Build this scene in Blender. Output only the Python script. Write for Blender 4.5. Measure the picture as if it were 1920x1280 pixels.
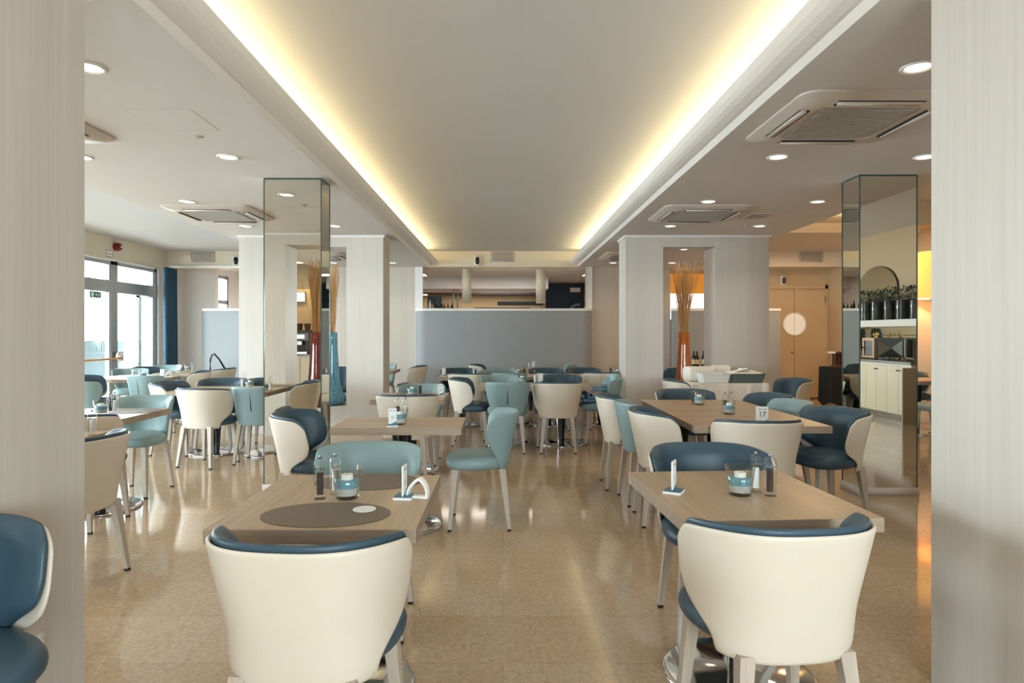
import bpy, bmesh, math, random
from mathutils import Vector, Matrix
random.seed(7)
S = bpy.context.scene
for o in list(bpy.data.objects): bpy.data.objects.remove(o)
COL = S.collection
PI = math.pi
rad = math.radians

# ---------------------------------------------------------------- camera
F_PX, VPX, VPY, EYE = 1200.0, 943.0, 625.0, 1.39
cam_data = bpy.data.cameras.new('camera')
cam = bpy.data.objects.new('camera', cam_data); COL.objects.link(cam)
cam.location = (0, 0, EYE); cam.rotation_euler = (rad(90), 0, 0)
cam_data.sensor_width = 36; cam_data.lens = F_PX/1920*36
cam_data.shift_x = (960-VPX)/1920; cam_data.shift_y = (VPY-640)/1920
cam_data.clip_start = 0.05; cam_data.clip_end = 200
S.camera = cam

# ---------------------------------------------------------------- world and exposure
S.view_settings.view_transform = 'Standard'; S.view_settings.look = 'None'
S.view_settings.gamma = 1.0; S.view_settings.use_curve_mapping = False
S.view_settings.exposure = 0.40
W = bpy.data.worlds.new('world'); S.world = W; W.use_nodes = True
wb = W.node_tree.nodes['Background']
wb.inputs[0].default_value = (0.83, 0.92, 1.0, 1); wb.inputs[1].default_value = 20.0

def area(name, loc, rot, sx, sy, power, col, portal=False):
    l = bpy.data.lights.new(name, 'AREA'); l.shape = 'RECTANGLE'; l.size = sx; l.size_y = sy
    l.energy = power; l.color = col
    o = bpy.data.objects.new(name, l); COL.objects.link(o); o.location = loc; o.rotation_euler = rot
    if portal: l.cycles.is_portal = True
    return o
# daylight portals in the terrace glazing and the street windows (they only guide sky light)
area('sky_portal', (-6.95, 6.65, 1.36), (0, rad(-90), 0), 2.55, 12.2, 1, (1,1,1), True)
area('sky_portal', (1.6, -4.25, 1.7), (rad(90), 0, 0), 4.2, 1.8, 1, (1,1,1), True)
# warm light strips lying in the two ceiling troughs
area('trough_light', (-1.62, 4.4, 2.885), (0, rad(222), 0), 0.09, 16.6, 62, (1.0, .78, .40))
area('trough_light', (1.65, 4.4, 2.885), (0, rad(138), 0), 0.09, 16.6, 62, (1.0, .78, .40))
# warm strip in the right bay's upper cove, and warm light of the rooms beyond
area('bay_cove_light', (5.2, 9.6, 3.10), (rad(180), 0, 0), 2.0, 0.2, 30, (1.0, .72, .32))
area('bay_ceiling_lamp', (5.6, 11.6, 3.0), (0, 0, 0), 0.5, 0.5, 28, (1.0, .70, .42))
area('bar_ceiling_lamp', (0.0, 14.6, 2.72), (0, 0, 0), 3.0, .5, 26, (1.0, .90, .78))
area('bar_back_lamp', (-.4, 17.6, 2.45), (0, 0, 0), 2.6, .4, 18, (1.0, .84, .64))
area('lobby_ceiling_lamp', (-4.8, 16.0, 2.7), (0, 0, 0), 2.0, 2.0, 90, (1.0, .96, .9))

# ---------------------------------------------------------------- helpers
def px(x, y, z):                       # a picture point on the plane of height z
    Y = F_PX*(z-EYE)/(VPY-y)
    return ((x-VPX)*Y/F_PX, Y)
def cv(c):                             # sRGB 0-255 -> linear
    r = []
    for v in c:
        v /= 255.0
        r.append(v/12.92 if v <= .04045 else ((v+.055)/1.055)**2.4)
    return tuple(r)+(1,)
MATS = {}
def mat(name, col, rough=.5, metal=0, spec=.5, coat=0, noise=None, bump=None, trans=0, ior=1.45, emis=None, estr=0, sheen=0):
    m = bpy.data.materials.new(name); m.use_nodes = True
    nt = m.node_tree; b = nt.nodes['Principled BSDF']
    c = cv(col); b.inputs['Base Color'].default_value = c
    b.inputs['Roughness'].default_value = rough; b.inputs['Metallic'].default_value = metal
    b.inputs['Specular IOR Level'].default_value = spec; b.inputs['Coat Weight'].default_value = coat
    b.inputs['Transmission Weight'].default_value = trans; b.inputs['IOR'].default_value = ior
    if sheen: b.inputs['Sheen Weight'].default_value = sheen
    if emis: b.inputs['Emission Color'].default_value = cv(emis); b.inputs['Emission Strength'].default_value = estr
    tc = nt.nodes.new('ShaderNodeTexCoord')
    if noise:                          # (scale vec, amount)
        sc, amt = noise
        mp = nt.nodes.new('ShaderNodeMapping'); mp.inputs['Scale'].default_value = sc
        nt.links.new(tc.outputs['Object'], mp.inputs[0])
        n = nt.nodes.new('ShaderNodeTexNoise'); n.inputs['Scale'].default_value = 1; n.inputs['Detail'].default_value = 4
        nt.links.new(mp.outputs[0], n.inputs['Vector'])
        r = nt.nodes.new('ShaderNodeValToRGB')
        r.color_ramp.elements[0].position = .3; r.color_ramp.elements[1].position = .7
        r.color_ramp.elements[0].color = tuple(v*(1-amt) for v in c[:3])+(1,)
        r.color_ramp.elements[1].color = tuple(min(1, v*(1+amt)) for v in c[:3])+(1,)
        nt.links.new(n.outputs[0], r.inputs[0]); nt.links.new(r.outputs[0], b.inputs['Base Color'])
    if bump:
        sc, st = bump
        n2 = nt.nodes.new('ShaderNodeTexNoise'); n2.inputs['Scale'].default_value = sc
        nt.links.new(tc.outputs['Object'], n2.inputs['Vector'])
        bp = nt.nodes.new('ShaderNodeBump'); bp.inputs['Strength'].default_value = st; bp.inputs['Distance'].default_value = .002
        nt.links.new(n2.outputs[0], bp.inputs['Height']); nt.links.new(bp.outputs[0], b.inputs['Normal'])
    MATS[name] = m
    return m

def grain(name, dark, light, axis, rough=.45, seams=None, coat=0, sc=1.0):
    """wood grain running along `axis` (0 x,1 y,2 z) of the object's own space"""
    m = bpy.data.materials.new(name); m.use_nodes = True
    nt = m.node_tree; b = nt.nodes['Principled BSDF']; L = nt.links.new
    tc = nt.nodes.new('ShaderNodeTexCoord')
    s1 = [7*sc]*3; s1[axis] = .35*sc
    s2 = [70*sc]*3; s2[axis] = 1.2*sc
    outs = []
    for s, d in ((s1, 3), (s2, 3)):
        mp = nt.nodes.new('ShaderNodeMapping'); mp.inputs['Scale'].default_value = s
        L(tc.outputs['Object'], mp.inputs[0])
        n = nt.nodes.new('ShaderNodeTexNoise'); n.inputs['Scale'].default_value = 1; n.inputs['Detail'].default_value = d
        n.inputs['Distortion'].default_value = .4
        L(mp.outputs[0], n.inputs['Vector']); outs.append(n.outputs[0])
    mx = nt.nodes.new('ShaderNodeMath'); mx.operation = 'MULTIPLY_ADD'
    L(outs[0], mx.inputs[0]); mx.inputs[1].default_value = .5
    m2 = nt.nodes.new('ShaderNodeMath'); m2.operation = 'MULTIPLY'; L(outs[1], m2.inputs[0]); m2.inputs[1].default_value = .5
    L(m2.outputs[0], mx.inputs[2])
    r = nt.nodes.new('ShaderNodeValToRGB')
    r.color_ramp.elements[0].position = .33; r.color_ramp.elements[1].position = .67
    r.color_ramp.elements[0].color = cv(dark); r.color_ramp.elements[1].color = cv(light)
    L(mx.outputs[0], r.inputs[0]); L(r.outputs[0], b.inputs['Base Color'])
    b.inputs['Roughness'].default_value = rough; b.inputs['Coat Weight'].default_value = coat
    MATS[name] = m; return m

cream = mat('cream_leather', (213,202,185), .42, bump=(260,.12))
navy = mat('navy_leather', (54,78,92), .40, bump=(260,.12))
teal = mat('teal_leather', (132,155,156), .42, bump=(260,.12))
legw = grain('chair_leg_wood', (166,153,138), (190,177,162), 2, .45)
capb = mat('black_rubber', (22,22,22), .6)
oak = grain('oak_top_y', (160,136,108), (194,170,140), 1, .36)
oake = grain('oak_edge', (140,122,104), (170,150,130), 0, .45, sc=1.3)
oakx = grain('oak_top_x', (160,134,104), (192,166,134), 0, .36)
clad = grain('whitewashed_cladding', (200,193,184), (212,205,197), 2, .5, sc=.8)
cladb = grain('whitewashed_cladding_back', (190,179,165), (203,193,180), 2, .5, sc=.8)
paint = mat('white_paint', (216,212,208), .75, noise=((.6,.6,.6), .012))
creamp = mat('cream_wall_paint', (226,215,194), .7, noise=((.8,.8,.8), .015))
whitewall = mat('white_wall_paint', (222,218,214), .7, noise=((.8,.8,.8), .015))
tanwall = mat('tan_wall_paint', (200,176,142), .6, noise=((.8,.8,.8), .02))
trimw = mat('white_trim', (236,234,230), .5)
daytint = mat('daylight_tinted_ceiling', (203,205,208), .75, noise=((.6,.6,.6), .012))  # ceiling colour cooled to stand in for bluish daylight on the upper ceiling
greyp = mat('grey_panel_laminate', (152,155,157), .55, noise=((3,3,3), .015))
chrome = mat('chrome', (225,226,228), .07, 1)
steel = mat('brushed_steel', (165,172,172), .3, 1)
blackm = mat('black_lacquer', (14,14,15), .25)
dark = mat('dark_slot', (30,30,32), .6)
alu = mat('grey_aluminium', (146,152,152), .4, .3)
mirror = mat('mirror_glass', (225,222,212), .0, 1)
edge = mat('mirror_edge', (70,92,88), .2, .3)
glassm = mat('clear_glass', (250,252,252), .0, trans=1, ior=1.30)
acryl = mat('clear_acrylic', (250,252,252), .03, trans=1, ior=1.25)
pepper = mat('peppercorns', (62,50,38), .8, noise=((600,600,600), .6))
salt = mat('coarse_salt', (232,232,230), .8)
sandb = mat('blue_gravel', (112,164,174), .7, noise=((300,300,300), .4))
sandw = mat('white_sand', (205,203,196), .8, noise=((60,60,240), .2))
wax = mat('candle_wax', (246,241,230), .5)
matbrown = mat('placemat_brown', (108,92,78), .42, bump=(400,.2))
white = mat('white_plastic', (238,238,236), .4)
acw = mat('air_conditioner_plastic', (206,197,186), .45)
meshg = mat('air_conditioner_mesh', (172,166,157), .6)
blueb = mat('blue_print', (62,112,134), .35)
inkb = mat('dark_blue_ink', (40,70,92), .6)
inkg = mat('grey_ink', (130,135,150), .6)
redp = mat('red_plastic', (120,38,30), .4)
brownp = mat('brown_print', (150,105,70), .6)
greenp = mat('green_sign', (40,120,92), .5)
cloth = mat('white_cloth', (240,232,220), .8, noise=((5,5,5), .02))
clothb = mat('black_cloth', (20,26,30), .85)
curt = mat('navy_curtain', (46,80,100), .8, noise=((40,40,2), .12))
tub = mat('grey_tub_plastic', (98,112,108), .45)
boost = mat('blue_seat_plastic', (98,140,170), .4)
boostl = mat('pale_blue_plastic', (150,196,208), .35)
straw = mat('straw_twigs', (206,160,102), .7)
vblue = mat('blue_glass_vase', (70,130,150), .08, spec=.8, coat=.6, noise=((60,60,3), .45))
vred = mat('red_glass_vase', (125,36,26), .10, spec=.8, coat=.6, noise=((60,60,3), .3))
vorange = mat('orange_glass_vase', (186,98,26), .10, spec=.8, coat=.6, noise=((60,60,3), .35))
navyw = mat('navy_wall', (34,52,66), .6)
darkband = mat('charcoal_band', (58,52,48), .5)
bottleg = mat('dark_bottle_glass', (16,20,18), .08, coat=.5)
labelm = mat('bottle_label', (214,196,160), .6)
granite = mat('granite', (128,116,104), .25, noise=((60,60,60), .35))
cabinet = mat('cream_cabinet', (228,216,190), .4)
greybox = mat('taupe_panel', (176,164,148), .5)
plantm = mat('plant_leaf', (70,92,76), .5)
brown = mat('dark_wood', (92,62,44), .45)
wicker = mat('grey_rope', (120,135,140), .7)
sofaw = mat('white_rattan', (240,240,238), .6)
skin = mat('skin', (205,160,130), .5)
jacket = mat('grey_green_jacket', (82,100,98), .8)
shirt = mat('white_shirt', (235,232,226), .7)
trouser = mat('dark_trousers', (45,48,55), .8)
hairm = mat('brown_hair', (60,45,35), .6)
blind = mat('orange_blind', (232,160,60), .8, emis=(236,150,50), estr=.45)
glowpane = mat('glowing_pane', (250,252,255), .5, emis=(250,252,255), estr=1.2)
shade = mat('lamp_shade', (246,190,110), .8, emis=(250,176,84), estr=.62)
bulb = mat('downlight_lamp', (255,240,215), .5, emis=(255,232,200), estr=9)
led = mat('white_light_panel', (255,252,245), .5, emis=(255,250,240), estr=1.3)
orangerail = mat('varnished_beech', (196,140,92), .4)
flowerm = mat('orange_flower', (236,176,70), .6)
porth = mat('lit_round_window', (215,208,192), .2, emis=(222,214,196), estr=.35)
terr = mat('terrace_paving', (226,228,226), .8)
outwall = mat('pale_stone', (226,224,220), .8, noise=((4,4,4), .03))

# polished marble floor: mottled tiles with thin joints
m = bpy.data.materials.new('polished_marble'); m.use_nodes = True; nt = m.node_tree; b = nt.nodes['Principled BSDF']; L = nt.links.new
tc = nt.nodes.new('ShaderNodeTexCoord')
bk = nt.nodes.new('ShaderNodeTexBrick'); bk.inputs['Scale'].default_value = 1; bk.offset = .5
bk.inputs['Brick Width'].default_value = .9; bk.inputs['Row Height'].default_value = .45; bk.inputs['Mortar Size'].default_value = .0012
bk.inputs['Color1'].default_value = cv((206,182,154)); bk.inputs['Color2'].default_value = cv((194,168,138)); bk.inputs['Mortar'].default_value = cv((168,144,116))
L(tc.outputs['Object'], bk.inputs['Vector'])
n1 = nt.nodes.new('ShaderNodeTexNoise'); n1.inputs['Scale'].default_value = 42; n1.inputs['Detail'].default_value = 8; n1.inputs['Roughness'].default_value = .7; n1.inputs['Distortion'].default_value = .8
L(tc.outputs['Object'], n1.inputs['Vector'])
rp = nt.nodes.new('ShaderNodeValToRGB'); rp.color_ramp.elements[0].position = .34; rp.color_ramp.elements[1].position = .62
rp.color_ramp.elements[0].color = (.72,.68,.63,1); rp.color_ramp.elements[1].color = (1.02,1.01,1.0,1)
L(n1.outputs[0], rp.inputs[0])
n3 = nt.nodes.new('ShaderNodeTexNoise'); n3.inputs['Scale'].default_value = 1.7; n3.inputs['Detail'].default_value = 2
L(tc.outputs['Object'], n3.inputs['Vector'])
r3 = nt.nodes.new('ShaderNodeValToRGB'); r3.color_ramp.elements[0].color = (.88,.86,.84,1); r3.color_ramp.elements[1].color = (1.05,1.05,1.05,1)
L(n3.outputs[0], r3.inputs[0])
mx = nt.nodes.new('ShaderNodeMix'); mx.data_type = 'RGBA'; mx.blend_type = 'MULTIPLY'; mx.inputs[0].default_value = 1
L(bk.outputs[0], mx.inputs[6]); L(rp.outputs[0], mx.inputs[7])
my = nt.nodes.new('ShaderNodeMix'); my.data_type = 'RGBA'; my.blend_type = 'MULTIPLY'; my.inputs[0].default_value = 1
L(mx.outputs[2], my.inputs[6]); L(r3.outputs[0], my.inputs[7]); L(my.outputs[2], b.inputs['Base Color'])
b.inputs['Roughness'].default_value = .09; b.inputs['Specular IOR Level'].default_value = .6
MATS['marble'] = m; marble = m

# thin window glass
m = bpy.data.materials.new('window_glass'); m.use_nodes = True; nt = m.node_tree; nt.nodes.clear()
out = nt.nodes.new('ShaderNodeOutputMaterial'); mixs = nt.nodes.new('ShaderNodeMixShader'); tr = nt.nodes.new('ShaderNodeBsdfTransparent'); gl = nt.nodes.new('ShaderNodeBsdfGlossy')
tr.inputs[0].default_value = (.93,.97,.97,1); gl.inputs['Roughness'].default_value = 0; mixs.inputs[0].default_value = .06
nt.links.new(tr.outputs[0], mixs.inputs[1]); nt.links.new(gl.outputs[0], mixs.inputs[2]); nt.links.new(mixs.outputs[0], out.inputs[0])
wglass = m
# glass in small tableware and vases: thin, light
m = bpy.data.materials.new('thin_clear_glass'); m.use_nodes = True; nt = m.node_tree; nt.nodes.clear()
out = nt.nodes.new('ShaderNodeOutputMaterial'); mixs = nt.nodes.new('ShaderNodeMixShader'); tr = nt.nodes.new('ShaderNodeBsdfTransparent'); gl = nt.nodes.new('ShaderNodeBsdfGlossy')
lw = nt.nodes.new('ShaderNodeLayerWeight'); lw.inputs[0].default_value = .5
pw = nt.nodes.new('ShaderNodeMath'); pw.operation = 'POWER'; pw.inputs[1].default_value = 3.5; nt.links.new(lw.outputs['Facing'], pw.inputs[0])
mr = nt.nodes.new('ShaderNodeMath'); mr.operation = 'MULTIPLY_ADD'; mr.inputs[1].default_value = .7; mr.inputs[2].default_value = .035
nt.links.new(pw.outputs[0], mr.inputs[0]); nt.links.new(mr.outputs[0], mixs.inputs[0])
tr.inputs[0].default_value = (.975,.985,.985,1); gl.inputs['Roughness'].default_value = .02
nt.links.new(tr.outputs[0], mixs.inputs[1]); nt.links.new(gl.outputs[0], mixs.inputs[2]); nt.links.new(mixs.outputs[0], out.inputs[0])
tglass = m

def link(name, me, m=None, parent=None, smooth=False, loc=(0,0,0), rot=(0,0,0)):
    if smooth:
        for p in me.polygons: p.use_smooth = True
    if m is not None:
        me.materials.clear(); me.materials.append(m)
    o = bpy.data.objects.new(name, me); COL.objects.link(o)
    o.location = loc; o.rotation_euler = rot
    if parent is not None: o.parent = parent
    return o
def bmo(name, bm, m, parent=None, smooth=False, bevel=0, seg=2, loc=(0,0,0), rot=(0,0,0), angle=30):
    if bevel:
        es = [e for e in bm.edges if len(e.link_faces) == 2 and e.calc_face_angle(0) > rad(angle)]
        bmesh.ops.bevel(bm, geom=es, offset=bevel, segments=seg, affect='EDGES', profile=.6)
    bmesh.ops.recalc_face_normals(bm, faces=bm.faces)
    me = bpy.data.meshes.new(name); bm.to_mesh(me); bm.free()
    o = link(name, me, m, parent, smooth, loc, rot)
    if smooth and bevel:
        me.set_sharp_from_angle(angle=rad(50))
    return o
def B(*boxes):                         # boxes as (x0,x1,y0,y1,z0,z1)
    bm = bmesh.new()
    for x0,x1,y0,y1,z0,z1 in boxes:
        r = bmesh.ops.create_cube(bm, size=1)
        for v in r['verts']:
            v.co = Vector(((x0+x1)/2+v.co.x*(x1-x0), (y0+y1)/2+v.co.y*(y1-y0), (z0+z1)/2+v.co.z*(z1-z0)))
    return bm
def lathe(prof, n=32, bm=None, c=(0,0,0), rf=None):   # prof [(r,z)]
    bm = bm or bmesh.new(); rings = []
    for r, z in prof:
        if r < 1e-6: rings.append([bm.verts.new((c[0], c[1], c[2]+z))])
        else:
            rings.append([bm.verts.new((c[0]+r*(rf(k/n) if rf else 1)*math.cos(2*PI*k/n), c[1]+r*(rf(k/n) if rf else 1)*math.sin(2*PI*k/n), c[2]+z)) for k in range(n)])
    for a, b2 in zip(rings, rings[1:]):
        for k in range(n):
            k2 = (k+1) % n
            if len(a) == 1 and len(b2) == 1: continue
            if len(a) == 1: bm.faces.new((a[0], b2[k], b2[k2]))
            elif len(b2) == 1: bm.faces.new((a[k], a[k2], b2[0]))
            else: bm.faces.new((a[k], a[k2], b2[k2], b2[k]))
    return bm
def tube(pts, r, n=8, bm=None, r1=None):
    bm = bm or bmesh.new(); pts = [Vector(p) for p in pts]; rings = []
    for i, p in enumerate(pts):
        d = (pts[min(i+1, len(pts)-1)]-pts[max(i-1, 0)]).normalized()
        u = d.cross(Vector((0,0,1)))
        if u.length < 1e-3: u = d.cross(Vector((1,0,0)))
        u.normalize(); w = d.cross(u)
        rr = r if r1 is None else r+(r1-r)*i/(len(pts)-1)
        rings.append([bm.verts.new(p+rr*(math.cos(2*PI*k/n)*u+math.sin(2*PI*k/n)*w)) for k in range(n)])
    for a, b2 in zip(rings, rings[1:]):
        for k in range(n): bm.faces.new((a[k], a[(k+1)%n], b2[(k+1)%n], b2[k]))
    bm.faces.new(rings[0]); bm.faces.new(rings[-1][::-1])
    return bm
def prism(poly, a0, a1, axis, bm=None):  # extrude polygon along axis; poly in the two other axes in order
    bm = bm or bmesh.new()
    def P(p, a):
        return {0:(a,p[0],p[1]), 1:(p[0],a,p[1]), 2:(p[0],p[1],a)}[axis]
    v0 = [bm.verts.new(P(p, a0)) for p in poly]; v1 = [bm.verts.new(P(p, a1)) for p in poly]
    n = len(poly)
    for k in range(n): bm.faces.new((v0[k], v0[(k+1)%n], v1[(k+1)%n], v1[k]))
    bm.faces.new(v0[::-1]); bm.faces.new(v1)
    return bm
def thing(name, label, cat, loc=(0,0,0), rz=0, group=None):
    o = bpy.data.objects.new(name, None); COL.objects.link(o); o.empty_display_size = .1
    o.location = loc; o.rotation_euler = (0,0,rz); o['label'] = label; o['category'] = cat
    if group: o['group'] = group
    return o
def tag(o, label, cat, group=None):
    o['label'] = label; o['category'] = cat
    if group: o['group'] = group
    return o
def struct(name, bm, m, bevel=0, label=None):
    o = bmo(name, bm, m, bevel=bevel); o['kind'] = 'structure'
    if label: o['label'] = label
    return o
def dup(o, loc=None, rz=None, label=None, group=None, parent=None):
    c = o.copy(); COL.objects.link(c)
    if parent is not None: c.parent = parent
    if loc is not None: c.location = loc
    if rz is not None: c.rotation_euler = (0,0,rz)
    if label: c['label'] = label
    if group: c['group'] = group
    for ch in list(o.children): dup(ch, parent=c)
    return c
def text_mesh(s, size, depth=.0006):
    cu = bpy.data.curves.new('lettering', 'FONT'); cu.body = s; cu.size = size; cu.extrude = depth; cu.align_x = 'CENTER'; cu.align_y = 'CENTER'
    o = bpy.data.objects.new('lettering', cu); COL.objects.link(o)
    dg = bpy.context.evaluated_depsgraph_get(); me = bpy.data.meshes.new_from_object(o.evaluated_get(dg))
    bpy.data.objects.remove(o); bpy.data.curves.remove(cu)
    return me
def subd(bm, levels=1):
    me = bpy.data.meshes.new('tmp'); bmesh.ops.recalc_face_normals(bm, faces=bm.faces); bm.to_mesh(me); bm.free()
    o = bpy.data.objects.new('tmp', me); COL.objects.link(o)
    md = o.modifiers.new('s', 'SUBSURF'); md.levels = levels; md.render_levels = levels
    dg = bpy.context.evaluated_depsgraph_get(); dg.update()
    r = bpy.data.meshes.new_from_object(o.evaluated_get(dg))
    bpy.data.objects.remove(o); bpy.data.meshes.remove(me)
    return r
# ---------------------------------------------------------------- the room shell
XL, XR, YB, YF, CZ, UZ = -6.86, 6.95, -4.2, 13.06, 2.75, 3.07
struct('floor', B((-9.5, 9.5, YB-.2, 19, -.1, 0)), marble)
struct('ceiling', B((XL-.2, 3.84, YB-.2, YF, UZ, UZ+.1)), daytint)
struct('ceiling', B((3.84, XR+.2, YB-.2, 10.67, 3.23, 3.33), (3.84, XR+.2, 10.67, YF, UZ, 3.33)), paint)
for s, xe, xi in ((-1, 1.51, 3.87), (1, 1.54, 3.84)):
    poly = [(s*xi, CZ), (s*xe, CZ), (s*xe, 2.85), (s*1.85, 2.85), (s*1.85, UZ if s<0 else 3.23), (s*xi, UZ if s<0 else 3.23)]
    struct('ceiling', prism(poly, YB, YF, 1), paint)
    pr = [(xe, CZ), (xe-.03, 2.785), (xe-.052, 2.787), (xe-.072, 2.792), (xe-.10, 2.80), (xe-.13, 2.815), (xe-.155, 2.838), (xe-.172, 2.862), (xe-.178, 2.872), (xe-.165, 2.880), (xe-.13, 2.865), (xe, 2.86)]
    o = struct('trim_1' if s < 0 else 'trim_2', prism([(s*x, z) for x, z in pr], YB, YF, 1), trimw)
struct('wall_left', B((XL-.2, XL, YB-.2, 14, 2.69, UZ), (XL-.2, XL, YB-.2, .5, 0, 2.69)), creamp)
struct('wall_left', B((XL-.2, XL, 12.76, 14, 0, 2.69)), whitewall)
struct('wall_right', B((XR, XR+.2, YB-.2, 14, 0, 3.3)), tanwall)
# wall behind the camera with the street windows
struct('wall_front', B((XL, -.5, YB-.2, YB, 0, UZ), (3.7, XR, YB-.2, YB, 0, 3.3), (-.5, 3.7, YB-.2, YB, 2.6, UZ), (-.5, 3.7, YB-.2, YB, 0, .8)), creamp)
wn = [0]
def window_frame(n, y0, y1, x, zt=2.67, trans=2.22, mull=None):
    """one bay of the terrace glazing, running along y at wall x"""
    w = struct('window_%d' % n, B((x-.11, x-.04, y0, y0+.10, 0, zt), (x-.11, x-.04, y1-.10, y1, 0, zt), (x-.11, x-.04, y0, y1, zt-.07, zt),
        (x-.12, x-.03, y0, y1, trans-.105, trans+.105), (x-.11, x-.04, y0, y1, 0, .09),
        (x-.125, x-.05, y0+.10, y0+.125, .09, zt-.07), (x-.125, x-.05, y1-.125, y1-.10, .09, zt-.07), (x-.035, x-.028, y0+.02, y1-.02, trans-.004, trans+.004)), alu, .004)
    bmo('pane', B((x-.082, x-.076, y0+.06, y1-.06, .09, zt-.07)), wglass, w)
    return w
ys = [12.76-1.4*k for k in range(9)]+[.5]
for k in range(9): window_frame(k+1, ys[k+1], ys[k], XL)
for k, (a, b_) in enumerate(((-.5, .9), (.9, 2.3), (2.3, 3.7))):
    w = struct('window_%d' % (k+10), B((a, a+.06, YB-.12, YB-.05, .8, 2.6), (b_-.06, b_, YB-.12, YB-.05, .8, 2.6), (a, b_, YB-.12, YB-.05, .8, .88), (a, b_, YB-.12, YB-.05, 2.52, 2.6)), alu, .004)
    bmo('pane', B((a+.06, b_-.06, YB-.09, YB-.084, .88, 2.52)), wglass, w)
struct('trim_3', B((XL-.02, XL+.03, .5, 12.9, 2.665, 2.69)), trimw)
# back beam and walls below it
struct('wall_back', B((XL-.2, XR+.2, YF, 13.8, CZ, 3.33)), creamp)
def panel_wall(x0, x1, name):
    struct(name, B((x0, x1, 13.12, 13.8, 0, CZ)), cladb)
    struct('trim_4', B((x0+.01, x1-.01, 13.116, 13.12, 0.0, .875), (x0+.01, x1-.01, 13.116, 13.12, .885, 2.735)), cladb)
panel_wall(-4.4, -1.80, 'wall_back'); panel_wall(1.83, 3.43, 'wall_back')
struct('wall_back', B((XL-.2, -6.2, 13.78, 13.95, 0, CZ+.3)), whitewall)
struct('trim_5', B((XL+.12, -5.0, 12.95, 13.06, 2.72, 2.76)), trimw)
struct('wall_back', B((5.3, 6.95+.2, 13.72, 13.95, 0, CZ)), tanwall)
struct('baseboard_back', B((XL, -6.2, 13.765, 13.78, 0, .09)), trimw)
for s, a, b_ in ((-1, 1.64, 1.80), (1, 1.68, 1.83)):
    struct('trim_6', B((min(s*a, s*b_), max(s*a, s*b_), 13.09, 13.8, 0, CZ)), trimw)
    o = bmo('mirror_strip', B((min(s*a, s*(a-.012)), max(s*a, s*(a-.012)), 13.07, 13.8, 1.9, CZ)), mirror)
    tag(o, 'narrow upright mirror strip lining the %s side of the bar opening' % ('left' if s < 0 else 'right'), 'mirror')
# round-ended half-height partitions with white caps
def partition(x0, x1, label, rl=True, rr=True):
    t = thing('grey_partition', label, 'partition', ((x0+x1)/2, 12.97, 0))
    w = (x1-x0)/2; r = .24; pts = []
    if rl: pts += [(-w+r-r*math.cos(a), .12+0-(.24)*math.sin(a)) for a in [PI/2*k/8 for k in range(9)]]
    else: pts += [(-w, .12), (-w, -.12)]
    if rr: pts += [(w-r+r*math.sin(a), .12-.24*math.cos(a)) for a in [PI/2*k/8 for k in range(9)]]
    else: pts += [(w, -.12), (w, .12)]
    bmo('panel', prism(pts, .0, 1.845, 2), greyp, t, smooth=False)
    t.children[0].data.shade_smooth(); t.children[0].data.set_sharp_from_angle(angle=rad(40))
    p2 = [(x*1.006, y-.012 if y < .1 else y) for x, y in pts]
    bmo('cap', prism(p2, 1.845, 1.893, 2), trimw, t, bevel=.012)
    return t
partition(-1.79, 1.82, 'wide grey round-ended partition with white cap under the bar opening')
partition(-6.13, -4.41, 'grey partition with a rounded left end near the navy curtain', True, False)
partition(3.44, 5.57, 'grey partition behind the orange vase, under the amber blind', False, False)
# rooms beyond
struct('ceiling', B((-7.35, -2.3, 13.8, 18.4, 3.1, 3.2), (-2.3, 3.3, 13.8, 15.5, CZ, 3.2), (3.3, 8, 13.8, 15.2, CZ+.1, 3.2)), paint)
struct('ceiling', B((-2.3, 1.1, 15.5, 16.9, 2.475, 3.2), (1.1, 3.3, 15.5, 18.4, 2.75, 3.2)), paint)
struct('ceiling', B((-2.3, 1.1, 16.9, 18.4, 2.475, 3.2)), darkband)
struct('wall_back', B((-2.3, 3.3, 18.3, 18.5, 0, 3.2)), tanwall)
struct('wall_back', B((-7.45, -2.3, 18.3, 18.5, 0, 3.2)), whitewall)
struct('wall_back', B((-2.35, -2.3, 13.8, 18.3, 0, 3.2), (-7.45, -7.35, 13.95, 16.2, 0, 3.2), (-7.45, -7.35, 17.1, 18.3, 0, 3.2), (-7.45, -7.35, 16.2, 17.1, 0, 1.3), (-7.45, -7.35, 16.2, 17.1, 2.9, 3.2), (3.3, 3.4, 13.8, 18.3, 0, 3.2), (7.2, 7.3, 13.8, 15.3, 0, 3.2), (3.3, 8, 15.0, 15.2, 0, 3.2)), whitewall)
struct('wall_back', B((1.15, 3.3, 17.2, 17.3, 0, 2.74)), navyw)
tag(bmo('wall_stripe', B((-.15, 1.14, 18.26, 18.3, 2.20, 2.30)), navyw), 'narrow navy stripe across the tan wall behind the bar', 'wall stripe')
t = thing('framed_mirror', 'low wide framed mirror behind the bar, just above the partition cap', 'mirror', (-.0, 18.25, 1.2))
bmo('frame', B((-.82, .78, -.02, .04, .0, .93)), brown, t, .01); bmo('glass', B((-.78, .74, -.03, -.02, .04, .89)), glowpane, t)  # mirror glass glows by itself, imitating a bright reflection
t = thing('wall_sign', 'pale round emblem on the navy wall beyond the bar opening', 'sign', (2.02, 17.18, 0))
bmo('emblem', lathe([(.19,0),(.26,0),(.26,.02),(.19,.02),(.19,0)], 32, None), inkg, t, rot=(rad(90),0,0), loc=(0,0,1.94))
bmo('white_band', B((-.22, .3, -.02, 0, 2.50, 2.62)), white, t)
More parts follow.
